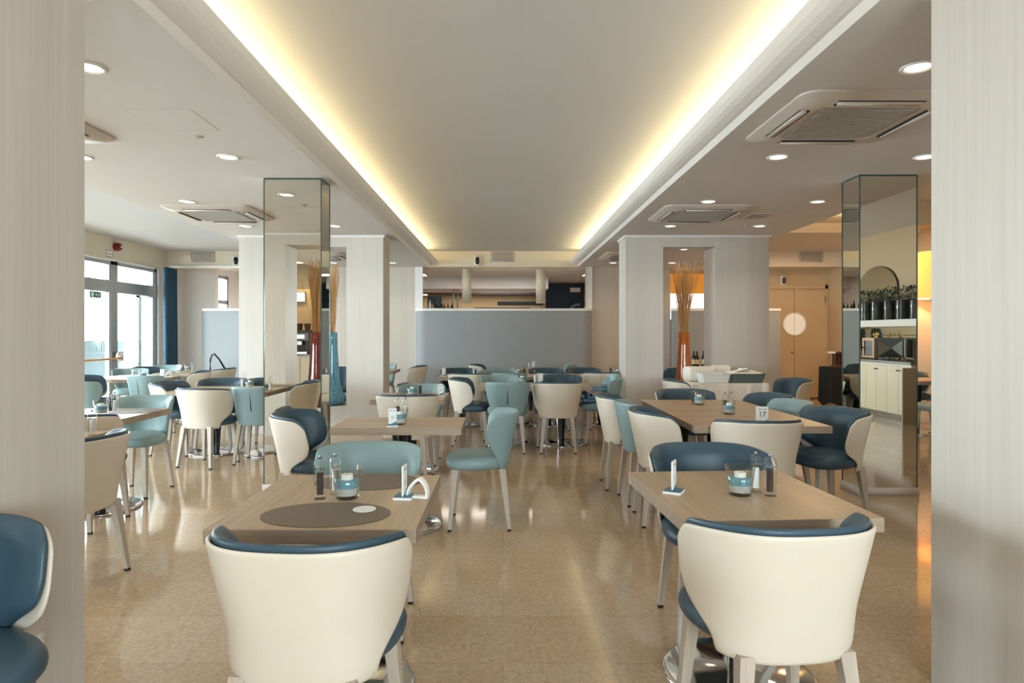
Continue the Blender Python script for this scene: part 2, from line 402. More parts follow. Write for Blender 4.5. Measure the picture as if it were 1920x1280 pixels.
for i, x in enumerate((-.765, .80)):
    t = thing('pendant_light', 'white cylinder pendant hanging %s in the bar opening' % ('left', 'right')[i], 'pendant light', (x, 13.55, 2.03))
    bmo('lamp_shade', lathe([(.093,.02),(.10,0),(.10,.72),(.0,.72)], 32), creamp, t, smooth=True)
    bmo('lamp', lathe([(0,.03),(.092,.03),(.092,.05),(0,.05)], 24), led, t)
for i, x in enumerate((-1.24, -1.13)):
    tag(bmo('steel_pole', tube([(x, 16, 0), (x, 16, 2.475)], .018), steel), 'thin steel pole in the bar, %s of the close pair' % ('left', 'right')[i], 'pole')
# window with amber roman blind, behind the right partition
w = struct('window_13', B((3.75, 3.80, 14.95, 15.0, 1.7, 2.75), (5.2, 5.25, 14.95, 15.0, 1.7, 2.75), (3.75, 5.25, 14.95, 15.0, 2.7, 2.76), (3.75, 5.25, 14.95, 15.0, 1.66, 1.72)), trimw)
bmo('pane', B((3.8, 5.2, 14.97, 14.98, 1.72, 2.7)), glowpane, w)
tag(bmo('roman_blind', B((3.78, 5.22, 14.90, 14.93, 2.32, 2.78)), blind), 'amber roman blind glowing behind the orange vase twigs', 'blind')
# window of the lobby seen over the left partition
w = struct('window_14', B((-7.42, -7.34, 16.2, 16.28, 1.3, 2.9), (-7.42, -7.34, 17.02, 17.1, 1.3, 2.9), (-7.42, -7.34, 16.2, 17.1, 2.82, 2.9), (-7.42, -7.34, 16.2, 17.1, 2.16, 2.26), (-7.42, -7.34, 16.2, 17.1, 1.3, 1.38)), alu)
bmo('pane', B((-7.39, -7.38, 16.28, 17.02, 1.38, 2.82)), wglass, w)
# double door with a round window
for k, (x0, x1) in enumerate(((5.56, 6.215), (6.225, 6.88))):
    d = struct('door_%d' % (k+1), B((x0, x1, 13.66, 13.71, .02, 2.33)), tanwall, .003)
    sx = -1 if k == 0 else 1; cx = 6.215 if k == 0 else 6.225
    arc = [(cx+sx*.225*math.sin(PI*q/24), 1.59+.225*math.cos(PI*q/24)) for q in range(25)]
    bmo('window_pane', prism(arc, 13.652, 13.662, 1), porth, d)
    ring = arc+[(cx+sx*.25*math.sin(PI*q/24), 1.59+.25*math.cos(PI*q/24)) for q in range(24, -1, -1)]
    bm = bmesh.new(); n = 25
    for yy in (13.645, 13.66): pass
    vs = [[bm.verts.new((p[0], yy, p[1])) for p in ring] for yy in (13.645, 13.662)]
    for q in range(24):
        bm.faces.new((vs[0][q], vs[0][q+1], vs[0][2*n-2-q], vs[0][2*n-1-q]))
        bm.faces.new((vs[0][2*n-1-q], vs[0][2*n-2-q], vs[1][2*n-2-q], vs[1][2*n-1-q]))
        bm.faces.new((vs[0][q], vs[1][q], vs[1][q+1], vs[0][q+1]))
    bmo('window_rim', bm, trimw, d)
    if k == 0: bmo('lock', lathe([(0,0),(.02,0),(.02,.012),(0,.012)], 16), brown, d, loc=(6.17, 13.66, .98), rot=(rad(90),0,0))
    if k == 1:
        for z in (2.05, .3): bmo('hinge', B((6.865, 6.885, 13.645, 13.665, z, z+.14)), steel, d)
struct('trim_7', B((5.46, 5.56, 13.67, 13.72, 0, 2.43), (6.88, 6.945, 13.67, 13.72, 0, 2.43), (5.46, 6.945, 13.67, 13.72, 2.34, 2.43)), tanwall, .006)

# ---------------------------------------------------------------- wood-clad portals
def portal(side, y0, y1, where):
    s = side
    def bx(a, b_, *r): return (min(s*a, s*b_), max(s*a, s*b_))+r
    t = thing('wood_portal', where, 'pillar', (0, y0, 0))
    d = y1-y0
    xa, xb, xc, xd = (1.66, 2.17, 2.94, 3.66) if s < 0 else (1.70, 2.22, 2.94, 3.69)
    bmo('inner_pillar', B(bx(xa, xb, 0, d, 0, CZ)), clad, t)
    bmo('outer_pillar', B(bx(xc, xd, 0, d, 0, CZ)), clad, t)
    bmo('header', B(bx(xb, xc, 0, d, 2.59, CZ)), clad, t)
    bmo('sill', B(bx(xb, xc, 0, d, 0, .35)), clad, t)
    bmo('sill_board', B(bx(xb, xc, -.008, d+.008, .35, .375)), clad, t)
    bmo('ceiling_trim', B(bx(xa-.02, xd+.02, -.02, d+.02, CZ-.03, CZ)), trimw, t)
    return t
P1 = portal(-1, 8.87, 9.37, 'far left wood-clad portal, its niche holding the blue vase')
P2 = portal(1, 8.87, 9.37, 'far right wood-clad portal, its niche holding the orange vase')
P3 = portal(-1, 2.06, 2.54, 'near wood-clad portal at the left picture edge, with a power socket')
P4 = portal(1, 2.06, 2.54, 'near pale wood-clad pillar at the right picture edge')
t = thing('power_socket', 'white power socket low on the near left pillar', 'socket', (-1.66, 2.275, .28))
bmo('plate', B((0, .009, -.04, .04, -.04, .04)), white, t, .003)
bmo('insert', lathe([(0,.011),(.018,.011),(.019,.014),(.022,.014),(.022,.008),(0,.008)], 24), white, t, rot=(0, rad(90), 0))
for dy in (-.009, .009): bmo('pin_hole', lathe([(0,.0),(.003,.0),(.003,.0118),(0,.0118)], 10), dark, t, loc=(0.0003, dy, 0), rot=(0, rad(90), 0))

# ---------------------------------------------------------------- mirror-clad columns
def mirror_column(x0, x1, y0, y1, label):
    t = thing('mirror_column', label, 'mirrored column', ((x0+x1)/2, (y0+y1)/2, 0))
    w, d = (x1-x0)/2, (y1-y0)/2
    bmo('core', B((-w+.012, w-.012, -d+.012, d-.012, 0, CZ)), edge, t)
    for nm, bx_ in (('front_mirror', (-w+.004, w-.004, -d, -d+.012, .07, CZ-.012)), ('left_mirror', (-w, -w+.012, -d+.004, d-.004, .07, CZ-.012)),
                    ('right_mirror', (w-.012, w, -d+.004, d-.004, .07, CZ-.012)), ('rear_mirror', (-w+.004, w-.004, d-.012, d, .07, CZ-.012))):
        bmo(nm, B(bx_), mirror, t)
    for sx in (-1, 1):
        for sy in (-1, 1):
            bmo('corner_edge', B((sx*w-.004, sx*w+.004, sy*d-.004, sy*d+.004, .07, CZ-.004)), edge, t)
    bmo('top_edge', B((-w-.002, w+.002, -d-.002, d+.002, CZ-.014, CZ)), edge, t)
    bmo('plinth', B((-w-.012, w+.012, -d-.012, d+.012, 0, .07)), cladb, t, .003)
mirror_column(-2.09, -1.59, 5.60, 5.875, 'mirror-clad square column left of the aisle, behind the left tables')
mirror_column(3.055, 3.545, 5.48, 5.76, 'mirror-clad square column at right, on a low plinth')

# ---------------------------------------------------------------- ceiling fixtures
def make_ac():
    t = thing('air_conditioner', 'x', 'air conditioner')
    bm = bmesh.new(); R = .475; c = .09
    def ring(r, z, cc):
        pts = []
        for q in range(4):
            a0 = q*PI/2
            for k in range(5):
                a = a0+PI/2*k/4
                cx = (r-cc)*(1 if q in (0,3) else -1); cy = (r-cc)*(1 if q in (0,1) else -1)
                pts.append(bm.verts.new((cx+cc*math.cos(a), cy+cc*math.sin(a), z)))
        return pts
    rs = [ring(R, 0, c), ring(R, -.012, c), ring(R-.012, -.018, c-.01), ring(R-.03, -.022, c-.015), ring(R-.05, -.034, .07), ring(.30, -.040, .03), ring(.30, -.030, .03)]
    for a, b2 in zip(rs, rs[1:]):
        n = len(a)
        for k in range(n): bm.faces.new((a[k], a[(k+1)%n], b2[(k+1)%n], b2[k]))
    bm.faces.new(rs[-1]); bm.faces.new(rs[0][::-1])
    o = bmo('casing', bm, acw, t, smooth=True); o.data.set_sharp_from_angle(angle=rad(30))
    bmo('intake_grille', B((-.27, .27, -.27, .27, -.043, -.030), *[(-.27, .27, -.262+k*.0291, -.256+k*.0291, -.046, -.042) for k in range(19)]), meshg, t)
    for q in range(4):
        f = bmo('air_flap', B((-.24, .24, .358, .395, -.050, -.036)), acw, t, .003, rot=(0,0,q*PI/2))
        bmo('slot', B((-.25, .25, .343, .357, -.0455, -.036), (-.25, .25, .396, .399, -.0405, -.030)), dark, f)
    return t
ac0 = make_ac()
acs = [(2.16, 4.04, 'square ceiling air conditioner above the right tables, nearest the right pillar'), (2.20, 7.22, 'square ceiling air conditioner on the right between the downlights, before the far portal'),
       (2.20, 11.17, 'square ceiling air conditioner behind the far right portal'), (-3.17, 4.04, 'square ceiling air conditioner cut by the near left pillar'),
       (-3.17, 7.22, 'square ceiling air conditioner on the left beside the mirror column'), (-3.17, 11.17, 'square ceiling air conditioner behind the far left portal')]
for i, (x, y, l) in enumerate(acs):
    o = ac0 if i == 0 else dup(ac0)
    o.location = (x, y, CZ-.001); o['label'] = l; o['group'] = 'square ceiling air conditioners'
def make_dl():
    t = thing('downlight', 'x', 'ceiling light')
    o = bmo('rim', lathe([(.083,0),(.083,-.006),(.076,-.010),(.066,-.005),(.058,-.002),(.056,.0),(.083,0)], 32), white, t, smooth=True)
    bmo('lamp', lathe([(0,-.0035),(.053,-.0035),(.055,-.001),(0,-.001)], 32), bulb, t)
    l = bpy.data.lights.new('downlight_bulb', 'SPOT'); l.energy = 15; l.color = (1, .89, .76); l.spot_size = rad(125); l.spot_blend = .8; l.shadow_soft_size = .05
    lo = bpy.data.objects.new('downlight_bulb', l); COL.objects.link(lo); lo.parent = t; lo.location = (0,0,-.012)
    return t
dl0 = make_dl(); first = True
rows = [(-.05, 'row behind the camera'), (1.6, 'row just behind the picture top'), (3.27, 'nearest row'), (4.93, 'second row'), (6.6, 'third row'), (8.1, 'row before the portals'), (12.3, 'last row by the back panels')]
for y, rn in rows:
    for x, c in ((-3.25, 'outer left'), (-2.12, 'inner left'), (2.12, 'inner right'), (3.25, 'outer right')):
        if y < 3 and abs(x) > 3: continue
        o = dl0 if first else dup(dl0); first = False
        o.location = (x, y, CZ); o['label'] = 'round recessed downlight, %s line, %s' % (c, rn); o['group'] = 'recessed ceiling downlights'
for s in (-1, 1):
    o = dup(dl0); o.location = (s*2.58, 9.12, 2.59); o.scale = (.8,.8,1)
    o['label'] = 'small downlight in the top of the far %s portal niche' % ('left' if s < 0 else 'right')
    for ch in o.children:
        if ch.type == 'LIGHT': ch.data = ch.data.copy(); ch.data.energy = 5
for x, y, s, l in ((-2.10, 4.09, .2, 'left'), (3.36, 7.25, .17, 'right')):
    t = thing('access_panel', 'flush square access hatch in the %s lower ceiling' % l, 'ceiling hatch', (x, y, CZ))
    bmo('hatch', B((-s, s, -s, s, -.0015, .002)), paint, t)
    bmo('shadow_gap', B((-s-.004, -s, -s-.004, s+.004, -.001, .001), (s, s+.004, -s-.004, s+.004, -.001, .001), (-s, s, s, s+.004, -.001, .001)), meshg, t)
for x, y, l in ((-2.10, 4.42, 'tiny round ceiling sensor beside the left access hatch'), (3.05, 8.0, 'tiny round ceiling sensor near the far right portal')):
    tag(bmo('ceiling_sensor', lathe([(0,-.012),(.02,-.010),(.032,0),(0,0)], 20), meshg, loc=(x, y, CZ)), l, 'sensor')
t = thing('ceiling_vent', 'small square ceiling vent right of the far right air conditioner', 'vent', (2.92, 7.35, CZ))
bmo('frame', B((-.14, .14, -.16, .16, -.012, 0)), acw, t, .004); bmo('grille', B((-.10, .10, -.12, .12, -.015, -.011)), meshg, t)
def wall_grille(x, z, l):
    t = thing('air_grille', l, 'air vent', (x, YF, z))
    bmo('frame', B((-.245, .245, -.015, 0, -.105, .105)), acw, t, .005)
    bmo('dark_back', B((-.205, .205, -.017, -.0145, -.075, .075)), dark, t)
    bmo('louvres', B(*[(-.2+k*.0265, -.2+k*.0265+.0165, -.026, -.016, -.072, .072) for k in range(16)]), acw, t)
wall_grille(-.02, 2.95, 'air grille on the beam above the bar opening')
wall_grille(6.28, 2.95, 'air grille on the beam above the double door')
wall_grille(-6.12, 2.95, 'air grille on the beam above the left partition')
def strobe(x, y, z, l, mm=blackm):
    t = thing('wall_speaker', l, 'speaker', (x, y, z))
    bmo('backplate', B((-.07, .07, -.05, 0, -.10, .10)), white, t, .008)
    bm = lathe([(0,-.075),(.025,-.07),(.042,-.04),(.045,0),(.042,.04),(.025,.07),(0,.075)], 24)
    bmo('grille', bm, mm, t, smooth=True, loc=(0, -.05, 0))
strobe(-.52, YF, 2.87, 'small black-fronted speaker on the beam above the bar opening')
strobe(6.0, 13.71, 2.52, 'small speaker with dark red-flecked front above the double door', brown)
strobe(-5.43, YF, 2.87, 'small white-backed speaker half hidden by the far left portal', blackm)
tag(bmo('conduit', B((6.01, 6.03, 13.70, 13.72, 2.62, CZ)), tanwall), 'thin conduit rising from the speaker above the double door', 'pipe')

# fire alarm and signs on the left wall
t = thing('fire_alarm', 'round red fire alarm sounder above the terrace door', 'fire alarm', (XL, 11.32, 2.92))
bmo('sounder', lathe([(0,0),(.07,0),(.075,.01),(.072,.06),(.06,.10),(.03,.12),(0,.12)], 28), redp, t, smooth=True, rot=(0, rad(90), 0))
bmo('sticker', B((.118, .122, -.03, .012, -.022, .022)), white, t)
t = thing('fire_alarm_sign', 'small brown-lettered sign under the red fire alarm', 'sign', (XL, 11.15, 2.78))
bmo('board', B((0, .006, -.11, .11, -.07, .07)), white, t)
bmo('printed_lines', B((.006, .008, -.10, .10, .050, .058), (.006, .008, -.10, .10, -.006, .002), (.006, .008, -.10, .10, -.060, -.050), (.006, .008, -.10, -.094, -.06, .058), (.006, .008, .094, .10, -.06, .058)), brownp, t)
t = thing('exit_sign', 'green emergency exit sign hanging in front of the terrace door glass', 'exit sign', (XL-.06, 10.86, 2.05))
t.rotation_euler = (0, 0, 0)
bmo('panel', B((.0, .012, -.15, .15, -.055, .055)), greenp, t)
bm = B((.012, .014, -.12, -.06, -.042, .042))
bmo('door_symbol', bm, white, t)
bm = prism([(-.01,.012),(-.01,-.012),(.02,-.012),(.02,-.026),(.045,0),(.02,.026),(.02,.012)], .012, .014, 0)
bmo('arrow', bm, white, t)
bm = tube([(.013,.085,.018),(.013,.088,-.008),(.013,.108,-.02),(.013,.102,-.045)], .006, 6)
tube([(.013,.088,-.008),(.013,.072,-.022),(.013,.062,-.045)], .006, 6, bm); tube([(.013,.065,.0),(.013,.085,.012),(.013,.11,.004)], .005, 6, bm)
bmesh.ops.create_uvsphere(bm, u_segments=8, v_segments=6, radius=.01, matrix=Matrix.Translation((.013,.085,.033)))
bmo('running_figure', bm, white, t)
# panic bar on the terrace door
t = thing('panic_bar', 'beech push bar across the terrace door', 'door bar', (XL, 10.65, .95))
bmo('bar', tube([(.10, -.75, 0), (.10, .70, -.0)], .02, 12), orangerail, t, smooth=True)
bmo('end_bracket', B((-.04, .11, .66, .74, -.05, .12)), chrome, t, .01)
bmo('lever', tube([(-.03, -.62, .10), (.06, -.55, .10), (.11, -.48, 0), (.10, -.40, -.06)], .03, 10), blackm, t, smooth=True)
# open outer door leaf
t = thing('terrace_door_leaf', 'grey glazed terrace door leaf standing open outside, with bow handle', 'door', (-7.22, 12.6, 0))
bmo('frame', B((0, .09, -.03, .03, .02, 2.18), (-.6+.62, .30, -.03, .03, 2.10, 2.18), (.0, .30, -.03, .03, .02, .14)), alu, t, .004)
bmo('handle', tube([(.075, -.03, .80), (.09, -.10, .80), (.13, -.10, .84), (.13, -.10, 1.20), (.09, -.10, 1.24), (.075, -.03, 1.24)], .012, 8), alu, t, smooth=True)
bmo('pane', B((.07, .30, -.004, .004, .14, 2.10)), wglass, t)
# navy curtain
bm = bmesh.new(); n = 60; pts = []
for k in range(n+1):
    u = k/n; pts.append((XL+.26+.045*math.sin(u*PI*12), 12.42+u*.46))
v0 = [bm.verts.new((p[0]+.04, p[1], .03)) for p in pts]; v1 = [bm.verts.new((p[0]*1+.02, p[1], 2.68)) for p in pts]
for k in range(n): bm.faces.new((v0[k], v0[k+1], v1[k+1], v1[k]))
o = bmo('curtain', bm, curt, smooth=True); tag(o, 'long navy pleated curtain at the end of the terrace glazing', 'curtain')
md = o.modifiers.new('thickness', 'SOLIDIFY'); md.thickness = .008

# ---------------------------------------------------------------- terrace outside
t = thing('terrace_awning', 'pale flat awning roof on thin posts over the terrace', 'awning', (-8.7, 8, 0))
bmo('canopy', B((-1.6, 1.6, -9, 8, 3.0, 3.06)), outwall, t)
for y in (-8.5, -4.5, -.5, 3.6, 7.8): bmo('post', B((-1.55, -1.49, y, y+.06, 0, 3.0)), alu, t)
struct('floor', B((-16, XL-.2, -5, 20, -.12, -.02)), terr)
tag(bmo('outside_pillar', B((-7.42, -7.12, 13.3, 13.6, -.02, 3.0)), outwall), 'pale stone pillar outside behind the open door leaf', 'pillar')
tag(bmo('terrace_wall', B((-13.2, -13.0, 2, 24, -.02, 1.0)), outwall), 'low pale terrace wall beyond the outdoor seats', 'wall')
t = thing('rope_armchair', 'grey rope high-back armchair out on the terrace', 'chair', (-8.2, 13.0, -.02), rad(210))
bm = bmesh.new()
for k in range(38):
    a = -1.25+2.5*k/37; x0, y0 = .30*math.sin(a), -.24*math.cos(a); x1, y1 = .46*math.sin(a), -.36*math.cos(a)
    tube([(x0, y0, .42), ((x0+x1)/2*1.02, (y0+y1)/2*1.02, .8), (x1, y1, 1.24)], .016, 5, bm)
bmo('rope_back', bm, wicker, t)
bm = bmesh.new()
for z, rr in ((.42, .31), (.70, .37), (1.0, .42), (1.25, .465)):
    tube([(rr*math.sin(-1.3+2.6*k/16), -rr*.78*math.cos(-1.3+2.6*k/16), z) for k in range(17)], .014, 6, bm)
for sx, sy in ((-1,-1),(1,-1),(-1,1),(1,1)): tube([(sx*.27, sy*.22, .42), (sx*.33, sy*.30, 0)], .014, 6, bm)
bmo('frame', bm, wicker, t)
bmo('seat_cushion', B((-.29, .29, -.22, .30, .38, .48)), sofaw, t, .03)
t = thing('rattan_sofa', 'white slatted outdoor sofa with pale cushions on the terrace', 'sofa', (-9.9, 16.6, -.02), rad(100))
bm = bmesh.new()
for k in range(22): tube([(-1.0+k*.095, -.40, .1), (-1.0+k*.095, -.42, .72)], .018, 5, bm)
for z in (.15, .35, .55, .74): tube([(-1.02, -.41, z), (1.02, -.41, z)], .018, 5, bm)
bmo('slatted_back', bm, sofaw, t)
bmo('seat_base', B((-1.0, 1.0, -.4, .4, .1, .35)), sofaw, t, .02)
for k in range(3): bmo('cushion', B((-.95+k*.65, -.33+k*.65, -.38, -.12, .36, .80)), outwall, t, .06)
for k, (x, y) in enumerate(((-11.2, 13.6), (-11.6, 15.6), (-12.0, 17.6), (-11.0, 11.4))):
    t = thing('terrace_shrub', 'sunlit pale shrub on the terrace, %s along the low wall' % ('second', 'third', 'farthest', 'nearest')[k], 'shrub', (x, y, -.02), 0, 'terrace shrubs')
    bmo('planter', B((-.3, .3, -.3, .3, 0, .5)), outwall, t, .01)
    bm = bmesh.new()
    for q in range(160):
        a = random.uniform(0, 2*PI); e = random.uniform(.1, 1.4); r = random.uniform(.2, .6)
        c = Vector((r*math.cos(a)*math.cos(e), r*math.sin(a)*math.cos(e), .55+r*math.sin(e)*1.2)); d = Vector((random.uniform(-1,1), random.uniform(-1,1), random.uniform(0,1))).normalized()*.11; s_ = d.cross(Vector((random.random(),random.random(),.3))).normalized()*.03
        vs = [bm.verts.new(c), bm.verts.new(c+d*.5+s_), bm.verts.new(c+d), bm.verts.new(c+d*.5-s_)]; bm.faces.new(vs)
    me = bpy.data.meshes.new('foliage'); bm.to_mesh(me); bm.free(); link('foliage', me, plantm, t)
# ---------------------------------------------------------------- chairs
def plan(theta, W, D, n=2.7):
    s, c = math.sin(theta), math.cos(theta)
    rho = 1.0/((abs(s)**n+abs(c)**n)**(1/n))
    return (W*rho*s, D*(1-rho*c))
def tmax(e, D, n=2.7):
    c = max(1-e/D, .02)
    return math.atan((c**-n-1)**(1/n))
def smooth(a, b_, x):
    x = max(0, min(1, (x-a)/(b_-a))); return x*x*(3-2*x)
def wing_a(v):   # how far forward the wing reaches at height v (0 bottom, 1 rim)
    return .115+.155*smooth(.10, .42, v)+.03*smooth(.35,.6,v)-.05*smooth(.86, 1.0, v)**1.5
def wing_b(v):
    return .05+.15*smooth(.0, .75, v)**.9+.02*v-.045*smooth(.88, 1.0, v)
def shell_mesh(wing, D, W0, W1, off0, off1, z0, z1, nu=14, nv=16, droop=.045, shrink=0, rim=0):
    bm = bmesh.new(); g = []
    for off in (off0, off1):
        rows = []
        for j in range(nv+1):
            v = j/nv; z = z0+(z1-z0)*v; e = max(.02, wing(v)-shrink)
            Wv = W0+(W1-W0)*v**.65; Dv = D*(.62+.38*smooth(0,.45,v)) if W0 > .2 else D; tm = tmax(min(e, Dv*.98), Dv); yb = -.205-.085*v; row = []
            for i in range(-nu, nu+1):
                th = tm*i/nu; x, f = plan(th, Wv, Dv); x2, f2 = plan(th+.01, Wv, Dv); x1, f1 = plan(th-.01, Wv, Dv)
                tx, ty = x2-x1, f2-f1; l = math.hypot(tx, ty); nx, ny = -ty/l, tx/l
                edge_t = 1.0
                if rim and off == off1:
                    edge_t = min(1, (1-abs(i/nu))*5+.35)*min(1, (1-v)*5+.45)*min(1, v*4+.4)
                o_ = off if off == off0 else off0+(off-off0)*edge_t
                row.append(bm.verts.new((x+nx*o_, yb+f+ny*o_, z-droop*(f/D)**2*v)))
            rows.append(row)
        g.append(rows)
    A_, B_ = g; nU = 2*nu
    for j in range(nv):
        for i in range(nU):
            bm.faces.new((A_[j][i], A_[j][i+1], A_[j+1][i+1], A_[j+1][i])); bm.faces.new((B_[j][i+1], B_[j][i], B_[j+1][i], B_[j+1][i+1]))
    for j in range(nv):
        for i in (0, nU): bm.faces.new((A_[j][i], A_[j+1][i], B_[j+1][i], B_[j][i]))
    for i in range(nU):
        for j in (0, nv): bm.faces.new((A_[j][i], A_[j][i+1], B_[j][i+1], B_[j][i]))
    return subd(bm, 1)
def seat_mesh():
    bm = bmesh.new(); prof = [(.0,.0),(.55,.0),(.84,.002),(.95,.016),(1.0,.045),(.985,.072),(.92,.092),(.80,.101),(.5,.108),(.0,.110)]
    n = 36; rings = []
    for s, z in prof:
        if s == 0: rings.append([bm.verts.new((0, .024, .42+z))]); continue
        r = []
        for k in range(n):
            a = 2*PI*k/n; c, s_ = math.cos(a), math.sin(a)
            x = .247*math.copysign(abs(c)**.62, c); y = .222*math.copysign(abs(s_)**.62, s_)
            x *= 1-.20*smooth(-.12, 1, -y/.222)
            zz = z-.012*max(0, y/.23)**3*(1 if z > .08 else 0)
            r.append(bm.verts.new((x*s, y*s+.024, .42+zz)))
        rings.append(r)
    for a, b2 in zip(rings, rings[1:]):
        for k in range(n):
            k2 = (k+1) % n
            if len(a) == 1: bm.faces.new((a[0], b2[k2], b2[k]))
            elif len(b2) == 1: bm.faces.new((a[k], a[k2], b2[0]))
            else: bm.faces.new((a[k], a[k2], b2[k2], b2[k]))
    return subd(bm, 1)
def leg_bm(x0, y0, x1, y1, z0=.43, z1=.014, a=.023, b_=.0125):
    bm = bmesh.new(); r = []
    for x, y, z, w in ((x0, y0, z0, a), (x1, y1, z1, b_)):
        r.append([bm.verts.new((x+sx*w, y+sy*w, z)) for sx, sy in ((-1,-1),(1,-1),(1,1),(-1,1))])
    for k in range(4): bm.faces.new((r[0][k], r[0][(k+1)%4], r[1][(k+1)%4], r[1][k]))
    bm.faces.new(r[0]); bm.faces.new(r[1][::-1]); return bm
seat_me = seat_mesh()
def chair_proto(kind):
    t = thing('dining_chair', 'x', 'chair')
    if kind == 'A':
        me = shell_mesh(wing_a, .36, .218, .292, 0, .014, .404, .815); link('shell', me, cream, t, True)
        me = shell_mesh(wing_a, .36, .216, .290, .012, .058, .445, .832, shrink=.004, rim=1); link('backrest', me, navy, t, True)
        sm = seat_me.copy(); link('seat', sm, navy, t, True)
    else:
        me = shell_mesh(wing_b, .36, .212, .280, 0, .055, .412, .830, rim=1); link('backrest', me, teal, t, True)
        bm = bmesh.new(); zs = [.435+.335*k/8 for k in range(9)]; L_, R_, M_ = [], [], []
        for k, z in enumerate(zs):
            w = .0055*math.sin(PI*k/8)+.0006; v = (z-.425)/.403; yb = -.205-.085*v-.0035
            L_.append(bm.verts.new((-w, yb+.002, z))); R_.append(bm.verts.new((w, yb+.002, z)))
        for k in range(8): bm.faces.new((L_[k], R_[k], R_[k+1], L_[k+1]))
        bmo('back_slit', bm, dark, t)
        sm = seat_me.copy(); link('seat', sm, teal, t, True)
    for x0, y0, x1, y1 in ((-.172, .168, -.205, .205), (.172, .168, .205, .205), (-.150, -.165, -.190, -.215), (.150, -.165, .190, -.215)):
        lg = bmo('leg', leg_bm(x0, y0, x1, y1), legw, t, bevel=.003, seg=1)
        bmo('foot_cap', B((x1-.0125, x1+.0125, y1-.0125, y1+.0125, 0, .015)), capb, lg)
    return t
proto = {'A': chair_proto('A'), 'B': chair_proto('B')}; used = {'A': False, 'B': False}
def chair(kind, X, Y, alpha, label, group):
    """origin at the middle of the seat, alpha = compass heading of the sitter (0 away from the camera, 90 to the right)"""
    r = proto[kind] if not used[kind] else dup(proto[kind])
    used[kind] = True
    r.location = (X, Y, 0); r.rotation_euler = (0, 0, -rad(alpha))
    r['label'] = label; r['group'] = group; r['category'] = 'chair'
    return r
def chair_b(kind, X, Y, alpha, label, group):   # by the middle of its back rim
    a = rad(alpha); return chair(kind, X+.30*math.sin(a), Y+.30*math.cos(a), alpha, label, group)
G1, G2, G3, G4, G5, G6 = ('chairs at the two front tables', 'chairs of the middle aisle tables', 'chairs at the rear tables before the bar partition', 'chairs in the left dining area', 'chairs around the big right table', 'chairs at the far right')
CA, TE = 'cream-backed navy chair', 'all-teal chair'
c_ = chair_b('A', -.60, 1.66, 6, CA+' in front of the near left table, seen from behind', G1)
c_.scale = (1.05, 1, 1)
c_ = chair_b('A', .895, 1.80, -6, CA+' in front of the near right table, seen from behind', G1)
c_.scale = (1.05, 1, 1)
chair_b('B', -.665, 3.38, 180, TE+' on the far side of the near left table', G1)
chair_b('A', 1.00, 3.34, 180, CA+' on the far side of the near right table, its navy inside showing', G1)
chair('B', -.17, 4.70, 270, TE+' standing side-on alone in the aisle', G2)
chair_b('A', -1.66, 4.58, 88, CA+' side-on before the left mirror column, facing the middle table', G2)
chair_b('A', -.705, 8.08, 90, CA+' side-on in the aisle left of the joined tables', G2)
chair_b('A', -.905, 5.80, 0, CA+' seen from behind at the small table left of the aisle', G2)
chair_b('B', -.89, 7.20, 180, TE+' facing the camera behind the small table left of the aisle', G2)
chair_b('B', .055, 7.30, 0, TE+' seen from behind with back slit, left place at the joined tables', G2)
chair_b('A', .64, 7.30, 0, CA+' seen from behind, right place at the joined tables', G2)
chair_b('B', -.04, 8.80, 180, TE+' facing the camera across the joined tables', G2)
chair_b('A', .77, 8.80, 180, CA+' facing the camera across the joined tables, bright navy inside', G2)
chair_b('B', .09, 9.0, 0, TE+' showing only its top rim behind the left joined table', G3)
chair_b('A', -.49, 8.95, 0, CA+' at the rear left table, half covered by the side-on chair', G3)
chair_b('A', .74, 9.05, 0, CA+' with only its cream rim showing above the joined tables', G3)
chair_b('A', 1.46, 9.15, 0, CA+' seen from behind beside the child booster seat', G3)
chair_b('A', -.71, 10.50, 180, CA+' facing the camera at the rear left table, left part shaded', G3)
chair_b('B', -.03, 10.45, 180, TE+' facing the camera in the rear row, left of the two navy-lined ones', G3)
chair_b('A', .69, 10.5, 180, CA+' facing the camera in the rear row, right of the teal one', G3)
chair_b('A', 1.31, 10.65, 182, CA+' facing the camera in the rear row, rightmost before the partition edge', G3)
chair_b('A', -.64, 11.75, 92, CA+' side-on close to the grey partition', G3)
chair_b('B', 1.40, 12.0, 272, TE+' side-on against the right end of the grey partition', G3)
chair('B', 1.235, 8.15, 270, TE+' side-on carrying the child booster seat', G2)
chair_b('B', -2.15, 12.1, 200, TE+' beside the left end of the wide grey partition', G3)
chair_b('A', -1.32, 11.3, 270, CA+' facing left, just before the left end of the wide partition', G3)
chair_b('B', -2.15, 9.85, 0, TE+' glimpsed through the far left niche beside the blue vase', G3)
chair_b('A', -2.75, 10.9, 180, CA+' glimpsed through the far left niche behind the blue vase', G3)
